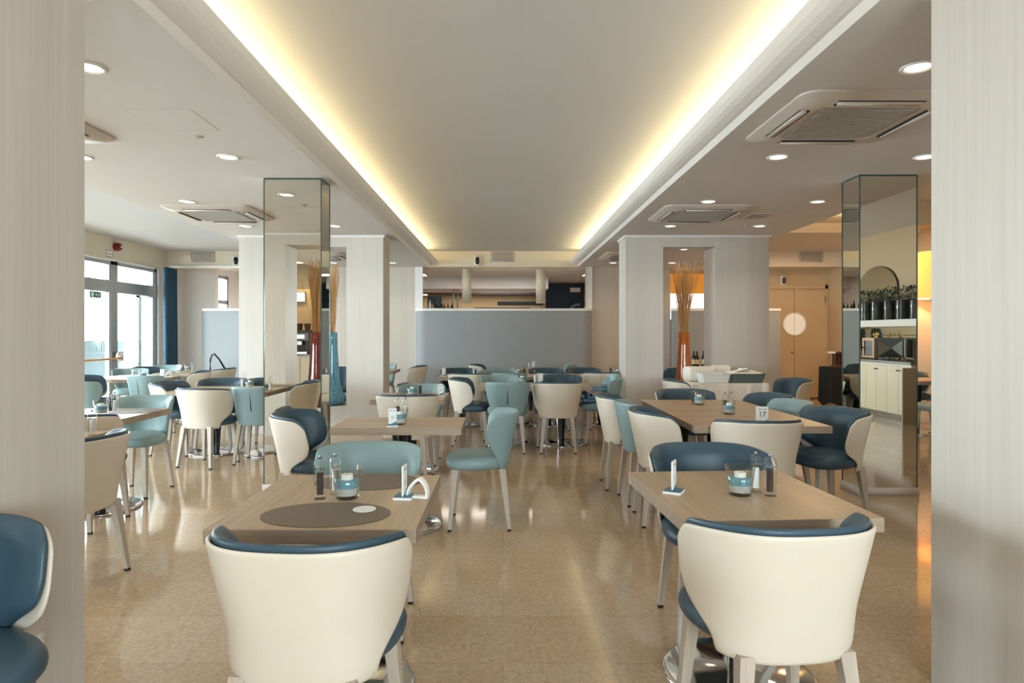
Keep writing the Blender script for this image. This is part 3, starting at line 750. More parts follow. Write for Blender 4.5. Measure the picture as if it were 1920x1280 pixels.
# left area
chair_b('A', -3.20, 6.50, 14, CA+' seen from behind at the long left table, turned to the right', G4)
chair_b('B', -2.645, 6.66, 0, TE+' seen from behind, just left of the mirror column edge', G4)
chair_b('A', -3.47, 8.15, 180, CA+' facing the camera beyond the long left table, dark inside showing', G4)
chair_b('A', -2.93, 8.2, 180, CA+' facing the camera beyond the long left table, partly behind its candle', G4)
chair_b('A', -4.37, 10.45, 268, CA+' facing left by the left portal, its cream wing lit', G4)
chair_b('A', -4.44, 9.79, 250, CA+' turned left beside the far left portal, navy inside visible', G4)
chair_b('B', -4.88, 8.50, 8, TE+' seen from behind at the round table', G4)
chair_b('A', -4.08, 7.45, 90, CA+' side-on at the left end of the long left table', G4)
chair_b('A', -6.23, 10.8, 95, CA+' side-on near the glazing at the left end of the pale table', G4)
chair_b('B', -5.95, 11.55, 180, TE+' below the navy curtain', G4)
chair_b('B', -6.05, 10.40, 150, TE+' beyond the round table, in front of the terrace door', G4)
chair_b('B', -5.1, 7.5, 20, TE+' seen from behind at the left picture edge beside the near pillar', G4)
chair_b('A', -5.80, 8.56, 90, CA+' side-on in front of the terrace glass at the pillar edge', G4)
chair('B', -3.20, 5.60, 183, TE+' facing the camera beyond the table by the near left pillar', G4)
chair_b('A', -2.15, 3.55, 278, CA+' seen from its back quarter beside the near left pillar', G4)
chair_b('A', -3.06, 4.35, 0, CA+' peeking out low beside the near pillar, before the left table', G4)
chair('A', -1.55, 1.71, 128, CA+' in the bottom left corner, its dark navy inside facing the camera', G4)
# big right table
chair_b('A', 1.715, 4.07, 0, CA+' seen from behind at the near end of the big right table', G5)
chair('A', 1.14, 5.86, 91, CA+' on the aisle side of the big table, farthest of three', G5)
chair('B', 1.22, 5.33, 88, TE+' on the aisle side of the big table, between two cream ones', G5)
chair('A', 1.23, 4.77, 92, CA+' on the aisle side of the big table, nearest of three', G5)
chair_b('A', 1.80, 6.56, 180, CA+' facing the camera at the far end of the big right table', G5)
chair_b('A', 2.66, 5.95, 265, CA+' on the window side of the big table, farthest of three, blue inside', G5)
chair_b('B', 2.57, 5.38, 266, TE+' on the far side of the big table, between two navy-lined ones', G5)
chair_b('A', 2.68, 4.80, 260, CA+' on the right side of the big table, nearest of three, seat showing', G5)
chair_b('A', 3.84, 8.02, 264, CA+' right of the cloth-covered service table', G6)
chair_b('A', 1.95, 7.9, 96, CA+' left of the cloth-covered service table', G6)
chair_b('A', 3.02, 10.4, 262, CA+' glimpsed through the far right niche left of the orange vase', G6)
chair_b('B', 5.78, 8.0, 272, TE+' facing left in front of the small table by the amber lamp', G6)
chair_b('A', 6.0, 9.75, 180, CA+' behind the small table by the amber wall lamp', G6)
chair('B', 2.60, 3.12, 92, TE+' cut by the near right pillar, only its left edge showing', G6)

# ---------------------------------------------------------------- tables
def column_bm(r0=.072, r1=.036, z0=.03, z1=.70):
    bm = bmesh.new(); n = 32; rs = []
    for z, r in ((z0, r1), (z1, r0)):
        rs.append([bm.verts.new(((r*(1-.13*(k%2)))*math.cos(2*PI*k/n), (r*(1-.13*(k%2)))*math.sin(2*PI*k/n), z)) for k in range(n)])
    for k in range(n): bm.faces.new((rs[0][k], rs[0][(k+1)%n], rs[1][(k+1)%n], rs[1][k]))
    bm.faces.new(rs[0][::-1]); bm.faces.new(rs[1]); return bm
def base_bm(r=.29):
    return lathe([(0,0),(r-.006,0),(r,.006),(r,.012),(r-.008,.020),(r-.02,.022),(.10,.028),(.06,.034),(0,.034)], 56)
def table(X, Y, w, d, label, rz=0, bases=((0,0),), g=oak, r=.29, z=.748, name='dining_table', grp=None, roundtop=False):
    t = thing(name, label, 'table', (X, Y, 0), rad(rz), grp)
    if roundtop: bmo('table_top', lathe([(0,z-.05),(w/2-.003,z-.05),(w/2,z-.045),(w/2,z-.004),(w/2-.004,z),(0,z)], 64), g, t)
    else: bmo('table_top', B((-w/2, w/2, -d/2, d/2, z-.05, z)), g, t, bevel=.0025, seg=2)
    me = t.children[0].data; me.materials.append(oake)
    for p in me.polygons:
        if abs(p.normal.z) < .5: p.material_index = 1
    for bx_, by in bases:
        o = bmo('pedestal', column_bm(), blackm, t, loc=(bx_, by, 0))
        bmo('chrome_strip', prism([(-.078,.70),(-.070,.70),(-.034,.03),(-.042,.03)], -.006, .006, 1), chrome, o)
        bmo('mounting_plate', B((-.17, .17, -.17, .17, z-.062, z-.05)), blackm, o)
        o = bmo('base_plate', base_bm(r), chrome, t, smooth=True, loc=(bx_, by, 0)); o.data.set_sharp_from_angle(angle=rad(50))
    return t
TG = 'oak-topped pedestal tables'
table(-.635, 2.50, .70, .805, 'near left oak table with two brown oval placemats', grp=TG)
table(.955, 2.60, .705, .785, 'near right oak table with the candle glass and mills at its right', rz=3.2, r=.30, grp=TG)
table(-.73, 4.63, .895, .56, 'bare oak table in the aisle centre with one candle set', g=oakx, grp=TG)
table(-.935, 6.57, .715, .75, 'small oak table left of the aisle, between a cream and a teal chair', g=oakx, grp=TG)
table(.05, 8.06, .68, .74, 'left half of the joined tables in the room centre', g=oakx, grp=TG)
table(.735, 8.06, .68, .74, 'right half of the joined tables in the room centre', g=oakx, grp=TG)
table(-.61, 9.75, .72, .75, 'rear left oak table before the grey partition', g=oakx, grp=TG)
table(.42, 9.80, 1.1, .72, 'rear middle oak table, mostly hidden by chair backs', g=oakx, bases=((-.28,0),(.28,0)), grp=TG)
table(1.50, 9.90, .95, .72, 'rear right oak table beside the far right portal', g=oakx, grp=TG)
table(.50, 11.6, .80, .75, 'last oak table, against the wide grey partition', g=oakx, grp=TG)
table(-2.35, 11.3, .95, .75, 'oak table seen between the far left portal and the partition', g=oakx, grp=TG)
table(-3.02, 7.45, 1.42, .72, 'long oak table of two pedestals left of the mirror column', g=oakx, bases=((-.33,0.03),(.34,-.03)), r=.30, grp=TG)
table(-3.21, 5.10, .70, .80, 'oak table beside the near left pillar with a mat and mills', g=oakx, r=.30, grp=TG)
table(-2.95, 3.62, .74, 1.20, 'oak table behind the near left pillar, seen only in the mirror column', g=oakx, grp=TG)
table(-5.42, 9.50, 1.12, 1.12, 'round oak table near the terrace door', roundtop=True, r=.30, grp=TG)
table(-5.28, 10.65, .72, .75, 'pale oak table behind the round table', g=oakx, bases=((.15,0),), grp=TG)
table(1.805, 4.87, .955, .88, 'near half of the big right table, with the number card', g=oakx, bases=((-.18,0),), grp=TG)
table(1.805, 5.76, .955, .88, 'far half of the big right table', g=oakx, bases=((-.20,0),), grp=TG)
table(5.8, 8.98, .8, .78, 'small oak table below the amber wall lamp', g=oakx, grp=TG)

# ---------------------------------------------------------------- things on the tables
TZ = .748
def sqr(n, k):   # rounded square radius factor
    a = 2*PI*k; return 1/((abs(math.cos(a))**n+abs(math.sin(a))**n)**(1/n))
def make_mill(kind):
    t = thing('pepper_mill' if kind else 'salt_mill', 'x', 'mill')
    f = lambda k: sqr(4, k)
    bmo('body', lathe([(0,.0),(.020,.0),(.021,.003),(.0205,.012),(.021,.108),(.0,.108)], 24, rf=f), tglass, t)
    bmo('filling', lathe([(0,.016),(.012,.016),(.012,.094),(0,.094)], 16), pepper if kind else salt, t)
    h = bmo('cap', lathe([(0,.109),(.022,.109),(.022,.128),(.019,.140),(.008,.145),(0,.145)], 24, rf=f), tglass, t)
    bmo('knob', lathe([(0,.1455),(.005,.1455),(.0065,.153),(.006,.158),(0,.159)], 16), steel, h, smooth=True)
    return t
def make_candle():
    t = thing('candle_glass', 'x', 'candle holder')
    bmo('glass', lathe([(0,0),(.036,0),(.040,.004),(.053,.105),(.0515,.105),(.0385,.012),(0,.010)], 40), tglass, t, smooth=True)
    bmo('white_sand', lathe([(0,.011),(.0375,.013),(.0415,.038),(0,.040)], 28), sandw, t)
    bmo('blue_gravel', lathe([(0,.040),(.0415,.038),(.0450,.062),(.030,.066),(0,.064)], 28), sandb, t)
    c = bmo('candle', lathe([(0,.058),(.019,.058),(.0205,.062),(.0205,.082),(.018,.083),(0,.080)], 28), wax, t)
    bmo('wick', tube([(0,0,.08),(.001,0,.086),(.003,0,.089)], .0007, 5), dark, c)
    return t
def make_card():
    t = thing('table_card', 'x', 'table card')
    bmo('base', B((-.036,.036,-.032,.032,0,.009)), white, t, bevel=.0015)
    bmo('base_print', B((-.035,.035,-.031,.031,.009,.0096)), blueb, t)
    bmo('card', B((-.026,.026,-.003,.003,.009,.115)), white, t, bevel=.001)
    bmo('wave_print', prism([(-.026,.0095),(.026,.0095),(.026,.032),(.012,.026),(-.005,.018),(-.026,.014)], -.0034, .0034, 1), blueb, t)
    bmo('logo_print', B((-.017,-.004,-.0033,.0033,.098,.103), (.003,.018,-.0033,.0033,.098,.103), (-.012,.012,-.0033,.0033,.062,.064), (-.014,.014,-.0033,.0033,.055,.057), (-.010,.010,-.0033,.0033,.048,.050)), inkg, t)
    return t
pr_ = {'pepper': make_mill(1), 'salt': make_mill(0), 'candle': make_candle(), 'card': make_card()}
us = set()
GR = {'pepper': 'clear pepper mills', 'salt': 'clear salt mills', 'candle': 'candle glasses with blue gravel', 'card': 'blue-based table cards'}
LB = {'pepper': 'clear pepper mill on ', 'salt': 'clear salt mill on ', 'candle': 'candle glass with blue gravel on ', 'card': 'small blue-based table card on '}
def put(kind, X, Y, where, rz=0, s=1):
    o = pr_[kind] if kind not in us else dup(pr_[kind]); us.add(kind)
    o.location = (X, Y, TZ); o.rotation_euler = (0, 0, rad(rz)); o.scale = (s, s, s)
    o['label'] = LB[kind]+where; o['group'] = GR[kind]; return o
put('pepper', -.712, 2.49, 'the near left table', 8, 1.07); put('salt', -.672, 2.565, 'the near left table, behind the pepper mill', 20, 1.03)
put('candle', -.608, 2.50, 'the near left table', 0, 1.13); put('card', -.385, 2.50, 'the near left table, seen edge-on', 84, 1.12)
put('pepper', 1.058, 2.535, 'the near right table', -12, 1.05); put('salt', 1.028, 2.60, 'the near right table, beside the candle', 0, 1.03)
put('candle', .945, 2.55, 'the near right table', 0, 1.1); put('card', .690, 2.585, 'the near right table, turned sideways', 62, 1.12)
for pts, wh in (
    ((('candle', 750, 795), ('pepper', 746, 787), ('salt', 760, 787), ('card', 736, 799)), 'the bare aisle table'),
    ((('candle', 773, 741), ('pepper', 788, 741), ('card', 826, 742)), 'the small table left of the aisle'),
    ((('candle', 979, 717),), 'the joined tables, between the chair backs'), ((('salt', 1003, 719), ('card', 1014, 718)), 'the joined tables, at their middle'),
    ((('salt', 888, 703), ('candle', 900, 703), ('card', 832, 705)), 'the rear left table'),
    ((('pepper', 983, 703), ('candle', 972, 703)), 'the rear middle table'),
    ((('pepper', 1145, 702), ('candle', 1158, 703)), 'the rear right table beside the portal'),
    ((('salt', 992, 690), ('card', 1000, 690)), 'the last table against the partition'),
    ((('candle', 468, 727), ('salt', 454, 727), ('pepper', 459, 724)), 'the long left table'),
    ((('candle', 190, 777), ('pepper', 207, 774), ('salt', 215, 774)), 'the table beside the near left pillar'),
    ((('salt', 249, 709), ('candle', 268, 709), ('card', 304, 708)), 'the round table'),
    ((('salt', 361, 696), ('candle', 352, 696), ('card', 335, 697), ('pepper', 345, 695)), 'the pale table behind the round one'),
    ((('candle', 1311, 758), ('pepper', 1300, 757), ('salt', 1306, 756)), 'the far half of the big right table'),
    ((('candle', 1367, 776), ('pepper', 1360, 774), ('salt', 1371, 773)), 'the near half of the big right table')):
    for k, x, y in pts:
        X, Y = px(x, y, TZ); put(k, X, Y, wh, 10, 1.08)
for X, Y, wh in ((-2.65, 3.9, 'hidden'),):
    put('candle', -2.68, 4.0, 'the mirrored table behind the near pillar'); put('salt', -2.60, 4.05, 'the mirrored table behind the near pillar')
# number card 17
X, Y = px(1429, 794, TZ)
t = thing('number_card', 'white table card with the number 17 on the big right table', 'table card', (X, Y, TZ), rad(-4))
bmo('base', B((-.045,.045,-.03,.03,0,.009)), white, t, bevel=.002); bmo('card', B((-.042,.042,-.004,.004,.009,.122)), white, t, bevel=.0015)
tm = text_mesh('17', .052); link('number', tm, inkb, t, loc=(0, -.0046, .066), rot=(rad(90), 0, 0))
bmo('logo_print', B((-.026,-.004,-.0046,-.004,.100,.105), (.006,.028,-.0046,-.004,.100,.105)), inkg, t)
bmo('wave_print', prism([(.004,.010),(.041,.010),(.041,.030),(.028,.027),(.015,.018)], -.0046, -.004, 1), blueb, t)
# call button / arch, placemats, coasters
t = thing('napkin_arch', 'white arched plastic stand beside the card on the near left table', 'table stand', (-.335, 2.505, TZ), rad(-14)); t.scale = (.86, .9, .9)
bm = bmesh.new(); n = 20; outp = []; inp = []
for k in range(n+1):
    a = PI*k/n; w_ = 1-.42*math.sin(a)**3; outp.append((.052*math.cos(a)*w_+.012*math.sin(a), .086*math.sin(a)**.95)); inp.append((.043*math.cos(a)*w_+.012*math.sin(a), .072*math.sin(a)**.95))
for k in range(n):
    for y0, y1 in ((-.016, .016),):
        q = [outp[k], outp[k+1], inp[k+1], inp[k]]
        v0 = [bm.verts.new((p[0], y0, p[1]+.003)) for p in q]; v1 = [bm.verts.new((p[0], y1, p[1]+.003)) for p in q]
        bm.faces.new(v0); bm.faces.new(v1[::-1]); bm.faces.new((v0[0], v0[1], v1[1], v1[0])); bm.faces.new((v0[3], v0[2], v1[2], v1[3]))
bmo('arch', bm, white, t); bmo('foot', B((-.052,.052,-.017,.017,0,.010)), white, t, bevel=.003)
t = thing('napkin_arch', 'small white arched stand on the round table', 'table stand', px(316, 707, TZ)+(TZ,), 0)
for ch in list(bpy.data.objects['napkin_arch'].children): dup(ch, parent=t)
def placemat(X, Y, l, a=.228, b_=.156, rz=0):
    bm = bmesh.new(); n = 64
    v0 = [bm.verts.new((a*math.cos(2*PI*k/n), b_*math.sin(2*PI*k/n), 0)) for k in range(n)]; v1 = [bm.verts.new((a*math.cos(2*PI*k/n), b_*math.sin(2*PI*k/n), .0022)) for k in range(n)]
    for k in range(n): bm.faces.new((v0[k], v0[(k+1)%n], v1[(k+1)%n], v1[k]))
    bm.faces.new(v1); bm.faces.new(v0[::-1])
    o = bmo('placemat', bm, matbrown, loc=(X, Y, TZ+.0003), rot=(0,0,rad(rz))); tag(o, l, 'placemat', 'brown oval placemats')
placemat(-.627, 2.27, 'brown oval placemat at the near edge of the near left table')
placemat(-.585, 2.77, 'brown oval placemat at the far edge of the near left table')
placemat(-.93, 6.75, 'brown oval placemat on the small table left of the aisle', .2, .13)
placemat(-2.45, 7.28, 'brown oval placemat at the near side of the long left table', rz=0)
placemat(-2.62, 7.62, 'brown oval placemat on the far side of the long left table')
placemat(-3.15, 7.25, 'brown oval placemat on the long left table, left half, beside the cream chair', .2, .13)
placemat(-3.05, 5.30, 'brown oval placemat on the table beside the near left pillar, far side')
placemat(-3.20, 4.88, 'brown oval placemat on the table beside the near left pillar, near side')
placemat(-2.70, 3.35, 'brown oval placemat on the table seen in the mirror column, near side')
def coaster(X, Y, l): tag(bmo('coaster', lathe([(0,0),(.040,0),(.042,.0015),(.041,.003),(0,.003)], 40), white, loc=(X, Y, TZ+.0027)), l, 'coaster', 'round white paper coasters')
coaster(-.503, 2.325, 'round white coaster on the near placemat of the near left table')
coaster(-.985, 6.74, 'round white coaster on the small table left of the aisle')
coaster(-2.70, 7.66, 'round white coaster on the long left table placemat')
coaster(-3.20, 4.93, 'round white coaster at the pillar edge on the left table')
X, Y = px(1095, 706, TZ); tag(bmo('menu_leaflet', B((-.1, .1, -.07, .07, 0, .004)), white, loc=(X, Y+.1, TZ+.0005)), 'white leaflet lying on the rear right table', 'leaflet')
X, Y = px(1728, 712, TZ); tag(bmo('napkin_stack', B((-.09,.09,-.08,.08,0,.03)), cloth, loc=(5.62, 8.85, TZ+.0005), bevel=.008), 'folded pale napkin on the small table by the amber lamp', 'napkin')
# ---------------------------------------------------------------- tall vases with twigs in the niches
def vase(X, Y, z, gm, l, lt, tall=1.03, seed=1, spread=.17, ntw=70, th=1.03):
    t = thing('floor_vase', l, 'vase', (X, Y, z))
    bmo('body', lathe([(0,0),(.12,0),(.17,.012),(.203,.05),(.21,.085),(.19,.13),(.15,.20),(.122,.30),(.105,.45),(.092,.65),(.082,.85),(.080,tall),(.072,tall),(.074,.85),(.085,.6),(.09,.35),(0,.3)], 48), gm, t, smooth=True)
    random.seed(seed); bm = bmesh.new()
    for k in range(ntw):
        a = random.uniform(0, 2*PI); r0 = random.uniform(0, .055); r1 = spread*random.uniform(.15, 1)**1.0
        if random.random() < .12: r1 *= 1.8
        zt = tall+th*random.uniform(.72, 1.0); x0, y0 = r0*math.cos(a), r0*math.sin(a); x1, y1 = r1*math.cos(a), r1*math.sin(a)
        w = random.uniform(-.02, .02)
        pts = [(x0, y0, .55), (x0, y0, tall)]+[(x0+(x1-x0)*q**1.4+w*math.sin(q*5), y0+(y1-y0)*q**1.4+w*math.cos(q*4), tall+(zt-tall)*q) for q in (.33, .66, 1)]
        tube(pts, .0042, 4, bm, .0024)
    o = bmo('twigs', bm, straw); tag(o, lt, 'dry twigs'); o.location = (X, Y, z)
    return t
vase(-2.44, 9.12, .375, vblue, 'tall blue ribbed glass vase in the far left portal niche', 'straw-coloured twigs standing in the blue vase', seed=3, spread=.13)
vase(2.58, 9.12, .375, vorange, 'tall orange ribbed glass vase in the far right portal niche', 'straw-coloured twigs fanning out of the orange vase', seed=5, spread=.24, ntw=110)
vase(-2.60, 2.28, .375, vred, 'tall red glass vase in the near left niche, seen in the mirror column', 'amber-lit twigs in the red vase, seen in the mirror column', seed=8, spread=.13, ntw=110)

# ---------------------------------------------------------------- service table with cloth, tubs and towels
def draped(x0, x1, y0, y1, z, drop, amp, m, nm, l, c, seed):
    random.seed(seed); ph = [random.uniform(0, 6) for _ in range(6)]
    bm = bmesh.new(); per = []; N = 44
    w, d = x1-x0, y1-y0
    def pt(u):      # around the rectangle
        s = u*(2*w+2*d)
        if s < w: return x0+s, y0, 0, -1
        s -= w
        if s < d: return x1, y0+s, 1, 0
        s -= d
        if s < w: return x1-s, y1, 0, 1
        s -= w
        return x0, y1-s, -1, 0
    n = 240; rings = []
    for j in range(7):
        v = j/6; r = []
        for k in range(n):
            x, y, nx, ny = pt(k/n); u = k/n*2*PI
            wv = (math.sin(9*u+ph[0])+.6*math.sin(17*u+ph[1])+.4*math.sin(29*u+ph[2]))
            o_ = .006+amp*v**.8*(1.2+wv*.55)
            zz = z-(drop*(1+.05*math.sin(4*u+ph[3])))*v - (0 if v else 0)
            r.append(bm.verts.new((x+nx*o_, y+ny*o_, zz)))
        rings.append(r)
    for a, b2 in zip(rings, rings[1:]):
        for k in range(n): bm.faces.new((a[k], a[(k+1)%n], b2[(k+1)%n], b2[k]))
    bm.faces.new(rings[0])
    o = bmo(nm, bm, m, smooth=True); o.data.set_sharp_from_angle(angle=rad(60)); tag(o, l, c); return o
t = thing('service_table', 'service table hidden under the white cloth before the far right portal', 'table', (2.95, 8.48, 0))
bmo('table_top', B((-.46,.46,-.24,.24,.70,.742)), oakx, t)
for sx in (-1,1):
    for sy in (-1,1): bmo('leg', B((sx*.42-.02, sx*.42+.02, sy*.2-.02, sy*.2+.02, 0, .70)), steel, t)
draped(2.48, 3.42, 8.22, 8.74, .750, .52, .055, cloth, 'tablecloth', 'white cloth draped over the service table', 'tablecloth', 4)
def roll(X, Y, z, w, rx, rz_, l, rzz=0):
    bm = bmesh.new(); n = 20; rs = []
    for j, (u, s) in enumerate(((-1, .82), (-.94, .97), (-.8, 1), (-.3, 1.02), (0, .97), (.3, 1.02), (.8, 1), (.94, .97), (1, .85))):
        rs.append([bm.verts.new((u*w, rx*s*math.copysign(abs(math.cos(2*PI*k/n))**.6, math.cos(2*PI*k/n)), rz_+rz_*s*math.copysign(abs(math.sin(2*PI*k/n))**.6, math.sin(2*PI*k/n)))) for k in range(n)])
    for a, b2 in zip(rs, rs[1:]):
        for k in range(n): bm.faces.new((a[k], a[(k+1)%n], b2[(k+1)%n], b2[k]))
    bm.faces.new(rs[0][::-1]); bm.faces.new(rs[-1])
    o = bmo('cloth_roll', bm, cloth, loc=(X, Y, z), rot=(0,0,rad(rzz)), smooth=True); o.data.set_sharp_from_angle(angle=rad(70)); tag(o, l, 'linen', 'bundled white linen on the service table')
roll(2.62, 8.55, .753, .20, .10, .10, 'round white linen bundle at the left of the service table', 15)
roll(2.93, 8.63, .755, .12, .07, .105, 'folded cream linen bundle behind the white tub', 3)
def tubbm(w, d, h, t_=.008, fl=.02, k=.86):
    bm = bmesh.new(); rs = []
    for s, z in ((k, 0), (1, h), (1+fl/w, h+.001), (1+fl/w, h+.006), (1, h+.007), (1-t_/w, h+.002), (k-t_/w, .008)):
        sw, sd = w*s, d*(s if s <= 1 else 1+fl/d)
        c = .03; r = []
        for qx, qy in ((1,1),(-1,1),(-1,-1),(1,-1)):
            for a in range(4):
                an = {(1,1):0,(-1,1):PI/2,(-1,-1):PI,(1,-1):3*PI/2}[(qx,qy)]+PI/2*a/3
                r.append(bm.verts.new((qx*(sw-c)+c*math.cos(an), qy*(sd-c)+c*math.sin(an), z)))
        rs.append(r)
    for a, b2 in zip(rs, rs[1:]):
        for q in range(len(a)): bm.faces.new((a[q], a[(q+1)%len(a)], b2[(q+1)%len(a)], b2[q]))
    bm.faces.new(rs[0][::-1]); bm.faces.new(rs[-1]); return bm
tag(bmo('white_tub', tubbm(.20, .13, .115), white, loc=(2.745, 8.37, .753), smooth=False), 'white plastic tub at the left of the service table', 'tub')
tag(bmo('grey_tub', tubbm(.23, .17, .11), tub, loc=(3.17, 8.43, .753)), 'grey-green plastic tub at the right of the service table', 'tub')
t = tag(bmo('cutlery_tray', tubbm(.11, .15, .10), tub, loc=(2.93+.02, 8.44, .753), rot=(0,0,0)), 'dark cutlery tray between the two tubs', 'tray')
for k, (x, y, a, b_) in enumerate(((3.10, 8.38, -20, -14), (3.22, 8.42, 16, 9))):
    o = bmo('napkin', B((-.11,.11,-.06,.06,0,.02)), cloth, bevel=.008, loc=(x, y, .895), rot=(rad(a*.4), rad(b_), rad(a))); tag(o, ('white folded napkin on top of the grey tub', 'yellowish crumpled napkin in the grey tub')[k], 'napkin')
    bpy_box = o
t2 = bmo('linen_filling', B((-.20,.20,-.14,.14,.02,.135)), cloth, bevel=.03, loc=(3.17, 8.43, .753)); tag(t2, 'crumpled linen filling the grey tub', 'linen')
# bottles in the niche
t = thing('side_table', 'small white-clothed side table behind the far right niche', 'table', (3.85, 12.35, 0)); bmo('table_top', B((-.55,.55,-.25,.25,.70,.74)), oakx, t)
for sx in (-1,1):
    for sy in (-1,1): bmo('leg', B((sx*.5-.02, sx*.5+.02, sy*.2-.02, sy*.2+.02, 0, .70)), steel, t)
def bottle(x, y, z, l, g, s=1, m=None, lab=True):
    t = thing('wine_bottle', l, 'bottle', (x, y, z), 0, g); t.scale = (s,s,s)
    bmo('glass', lathe([(0,0),(.036,0),(.038,.006),(.038,.19),(.030,.22),(.015,.25),(.0145,.30),(.016,.302),(.016,.31),(0,.31)], 24), m or bottleg, t, smooth=True)
    if lab: bmo('label', lathe([(.0385,.06),(.0387,.062),(.0387,.145),(.0385,.147)], 24), labelm, t)
    return t
for k, (pxx, l) in enumerate(((1301, 'left dark wine bottle of the touching pair seen in the right niche'), (1307, 'right dark wine bottle of the touching pair seen in the right niche'), (1319, 'dark wine bottle cut by the inner edge of the right niche'))):
    Yb = 12.3; bottle((pxx-VPX)*Yb/F_PX, Yb, .741, l, 'wine bottles behind the right niche')
for k, (pxx, s, m_, l) in enumerate(((806, .8, wax, 'white bottle, leftmost on the bar shelf behind the partition cap'), (812, .55, labelm, 'short amber bottle beside the white one behind the partition cap'), (817, .85, bottleg, 'dark slim bottle in the bar opening before the navy screen'), (828, .75, bottleg, 'dark bottle by the tan wall in the bar opening'), (833, .6, brown, 'small brown bottle in the bar opening, third from right'), (840, .6, brown, 'small brown bottle in the bar opening, second from right'), (847, .6, bottleg, 'small dark bottle in the bar opening beside the steel poles'))):
    bottle((pxx-VPX)*13.5/F_PX, 13.5, 1.845, l, 'bottles behind the partition cap', s, m_, False)
struct('trim_8', B((-1.62, 1.66, 13.3, 13.78, 1.81, 1.845)), trimw)
tag(bmo('navy_screen', B((-1.95, -1.49, 15.6, 15.7, 0, 2.30)), navyw), 'navy panel at the left of the bar seen through the opening', 'screen')

# ---------------------------------------------------------------- child booster seat on the side-on teal chair
t = thing('booster_seat', 'pale blue plastic child booster seat strapped on the side-on teal chair', 'booster seat', (1.215, 8.15, .532), rad(90))
bmo('tray_base', B((-.16,.16,-.15,.21,0,.035)), boost, t, bevel=.012)
bmo('seat_shell', B((-.14,.14,-.12,.16,.035,.07)), boost, t, bevel=.014)
bm = bmesh.new()
for sx in (-1,1):
    tube([(sx*.15, .12, .03), (sx*.15, .17, .14), (sx*.15, .16, .155), (sx*.15, -.13, .155)], .018, 8, bm)
bmo('armrest', bm, boost, t, smooth=True)
bmo('backrest', B((-.12,.12,-.20,-.17,.03,.345)), boostl, t, bevel=.014)
bmo('strap', tube([(-.12,.10,.08),(-.02,.16,.10),(.02,.12,.085),(.12,.17,.12)], .014, 6), blackm, t)
for sx in (-1,1): bmo('pivot_knob', lathe([(0,0),(.018,0),(.018,.012),(0,.014)], 16), white, t, loc=(sx*.168, .155, .145), rot=(0, rad(90*sx), 0))

# ---------------------------------------------------------------- far right: black-clothed stand, rack, lamp, cupboard
draped(6.18, 6.75, 12.0, 12.5, .75, .70, .01, clothb, 'black_tablecloth', 'black cloth covering the small stand before the double door', 'tablecloth', 9)
t = thing('small_stand', 'wooden stand under the black cloth', 'table', (6.465, 12.25, 0)); bmo('table_top', B((-.27,.27,-.24,.24,.70,.745)), oakx, t)
for sx in (-1,1):
    for sy in (-1,1): bmo('leg', B((sx*.26-.015, sx*.26+.015, sy*.22-.015, sy*.22+.015, 0, .70)), oakx, t)
t = thing('wooden_rack', 'red-brown slatted wooden rack standing on the black-clothed stand', 'rack', (6.52, 12.25, .752))
for z, nm in ((.0, 'bottom_rail'), (.26, 'top_rail')): bmo(nm, B((-.20,.20,-.09,.09,z,z+.03)), brown, t, bevel=.003)
for k in range(7): bmo('slat', B((-.18+k*.058-.004, -.18+k*.058+.004, -.07, .07, .03, .26)), brown, t)
bmo('pale_edge', B((-.26,-.20,-.09,.09,.258,.292)), trimw, t)
t = thing('wall_lamp', 'large amber-shaded lamp on a square bracket at the right wall', 'lamp', (6.43, 9.6, 1.89))
bmo('lamp_shade', lathe([(.235,.03),(.19,.72),(.187,.72),(.232,.03)], 48), shade, t, smooth=True)
bmo('shade_ring', lathe([(.238,.022),(.238,.034),(.230,.034),(.230,.022),(.238,.022)], 40), trimw, t)
bmo('bracket', tube([(0,0,.30),(0,0,-.02),(.02,0,-.06),(.30,0,-.06),(.52,0,-.06)], .014, 10), steel, t, smooth=True)
bmo('wall_plate', B((.49,.52,-.05,.05,-.14,.02)), steel, t, bevel=.004)
l = bpy.data.lights.new('shade_bulb', 'POINT'); l.energy = 38; l.color = (1,.66,.34); l.shadow_soft_size = .06
lo = bpy.data.objects.new('shade_bulb', l); COL.objects.link(lo); lo.parent = t; lo.location = (0,0,.34)
t = thing('tall_cupboard', 'narrow cream cupboard below the amber lamp, right of the mirror column', 'cupboard', (6.54, 10.1, 0))
bmo('body', B((-.22,.16,-.15,.4,0,1.93)), creamp, t, bevel=.004); bmo('door', B((-.215,.15,-.165,-.15,.05,1.90)), creamp, t, bevel=.003)
bmo('dark_side_strip', B((.16,.19,-.15,.4,0,1.93)), brown, t)
struct('wall_right', B((4.9, XR, 8.9, 9.15, 2.90, 3.23)), tanwall)

# ---------------------------------------------------------------- buffet counter behind the right pillar (seen in the mirror column)
t = thing('buffet_counter', 'cream buffet cupboard run reflected in the right mirror column', 'counter', (6.61, .0, 0))
bmo('carcass', B((-.32,.33,-2.0,1.12,.10,.90)), cabinet, t); bmo('plinth', B((-.34,.33,-2.0,1.12,0,.10)), granite, t)
bmo('worktop', B((-.36,.33,-2.0,1.15,.905,.945)), granite, t, bevel=.004); bmo('edge_band', B((-.335,-.32,-2.0,1.12,.872,.905)), trimw, t)
for k in range(5):
    y0 = 1.10-.60*(k+1)
    for q in range(2):
        d = bmo('door', B((-.335,-.32,y0+q*.30+.003,y0+q*.30+.297,.115,.865)), cabinet, t, bevel=.002)
        bmo('knob', B((-.35,-.335,y0+.30+(-.045 if q == 0 else .02),y0+.30+(-.02 if q == 0 else .045),.79,.81)), dark, d, bevel=.003)
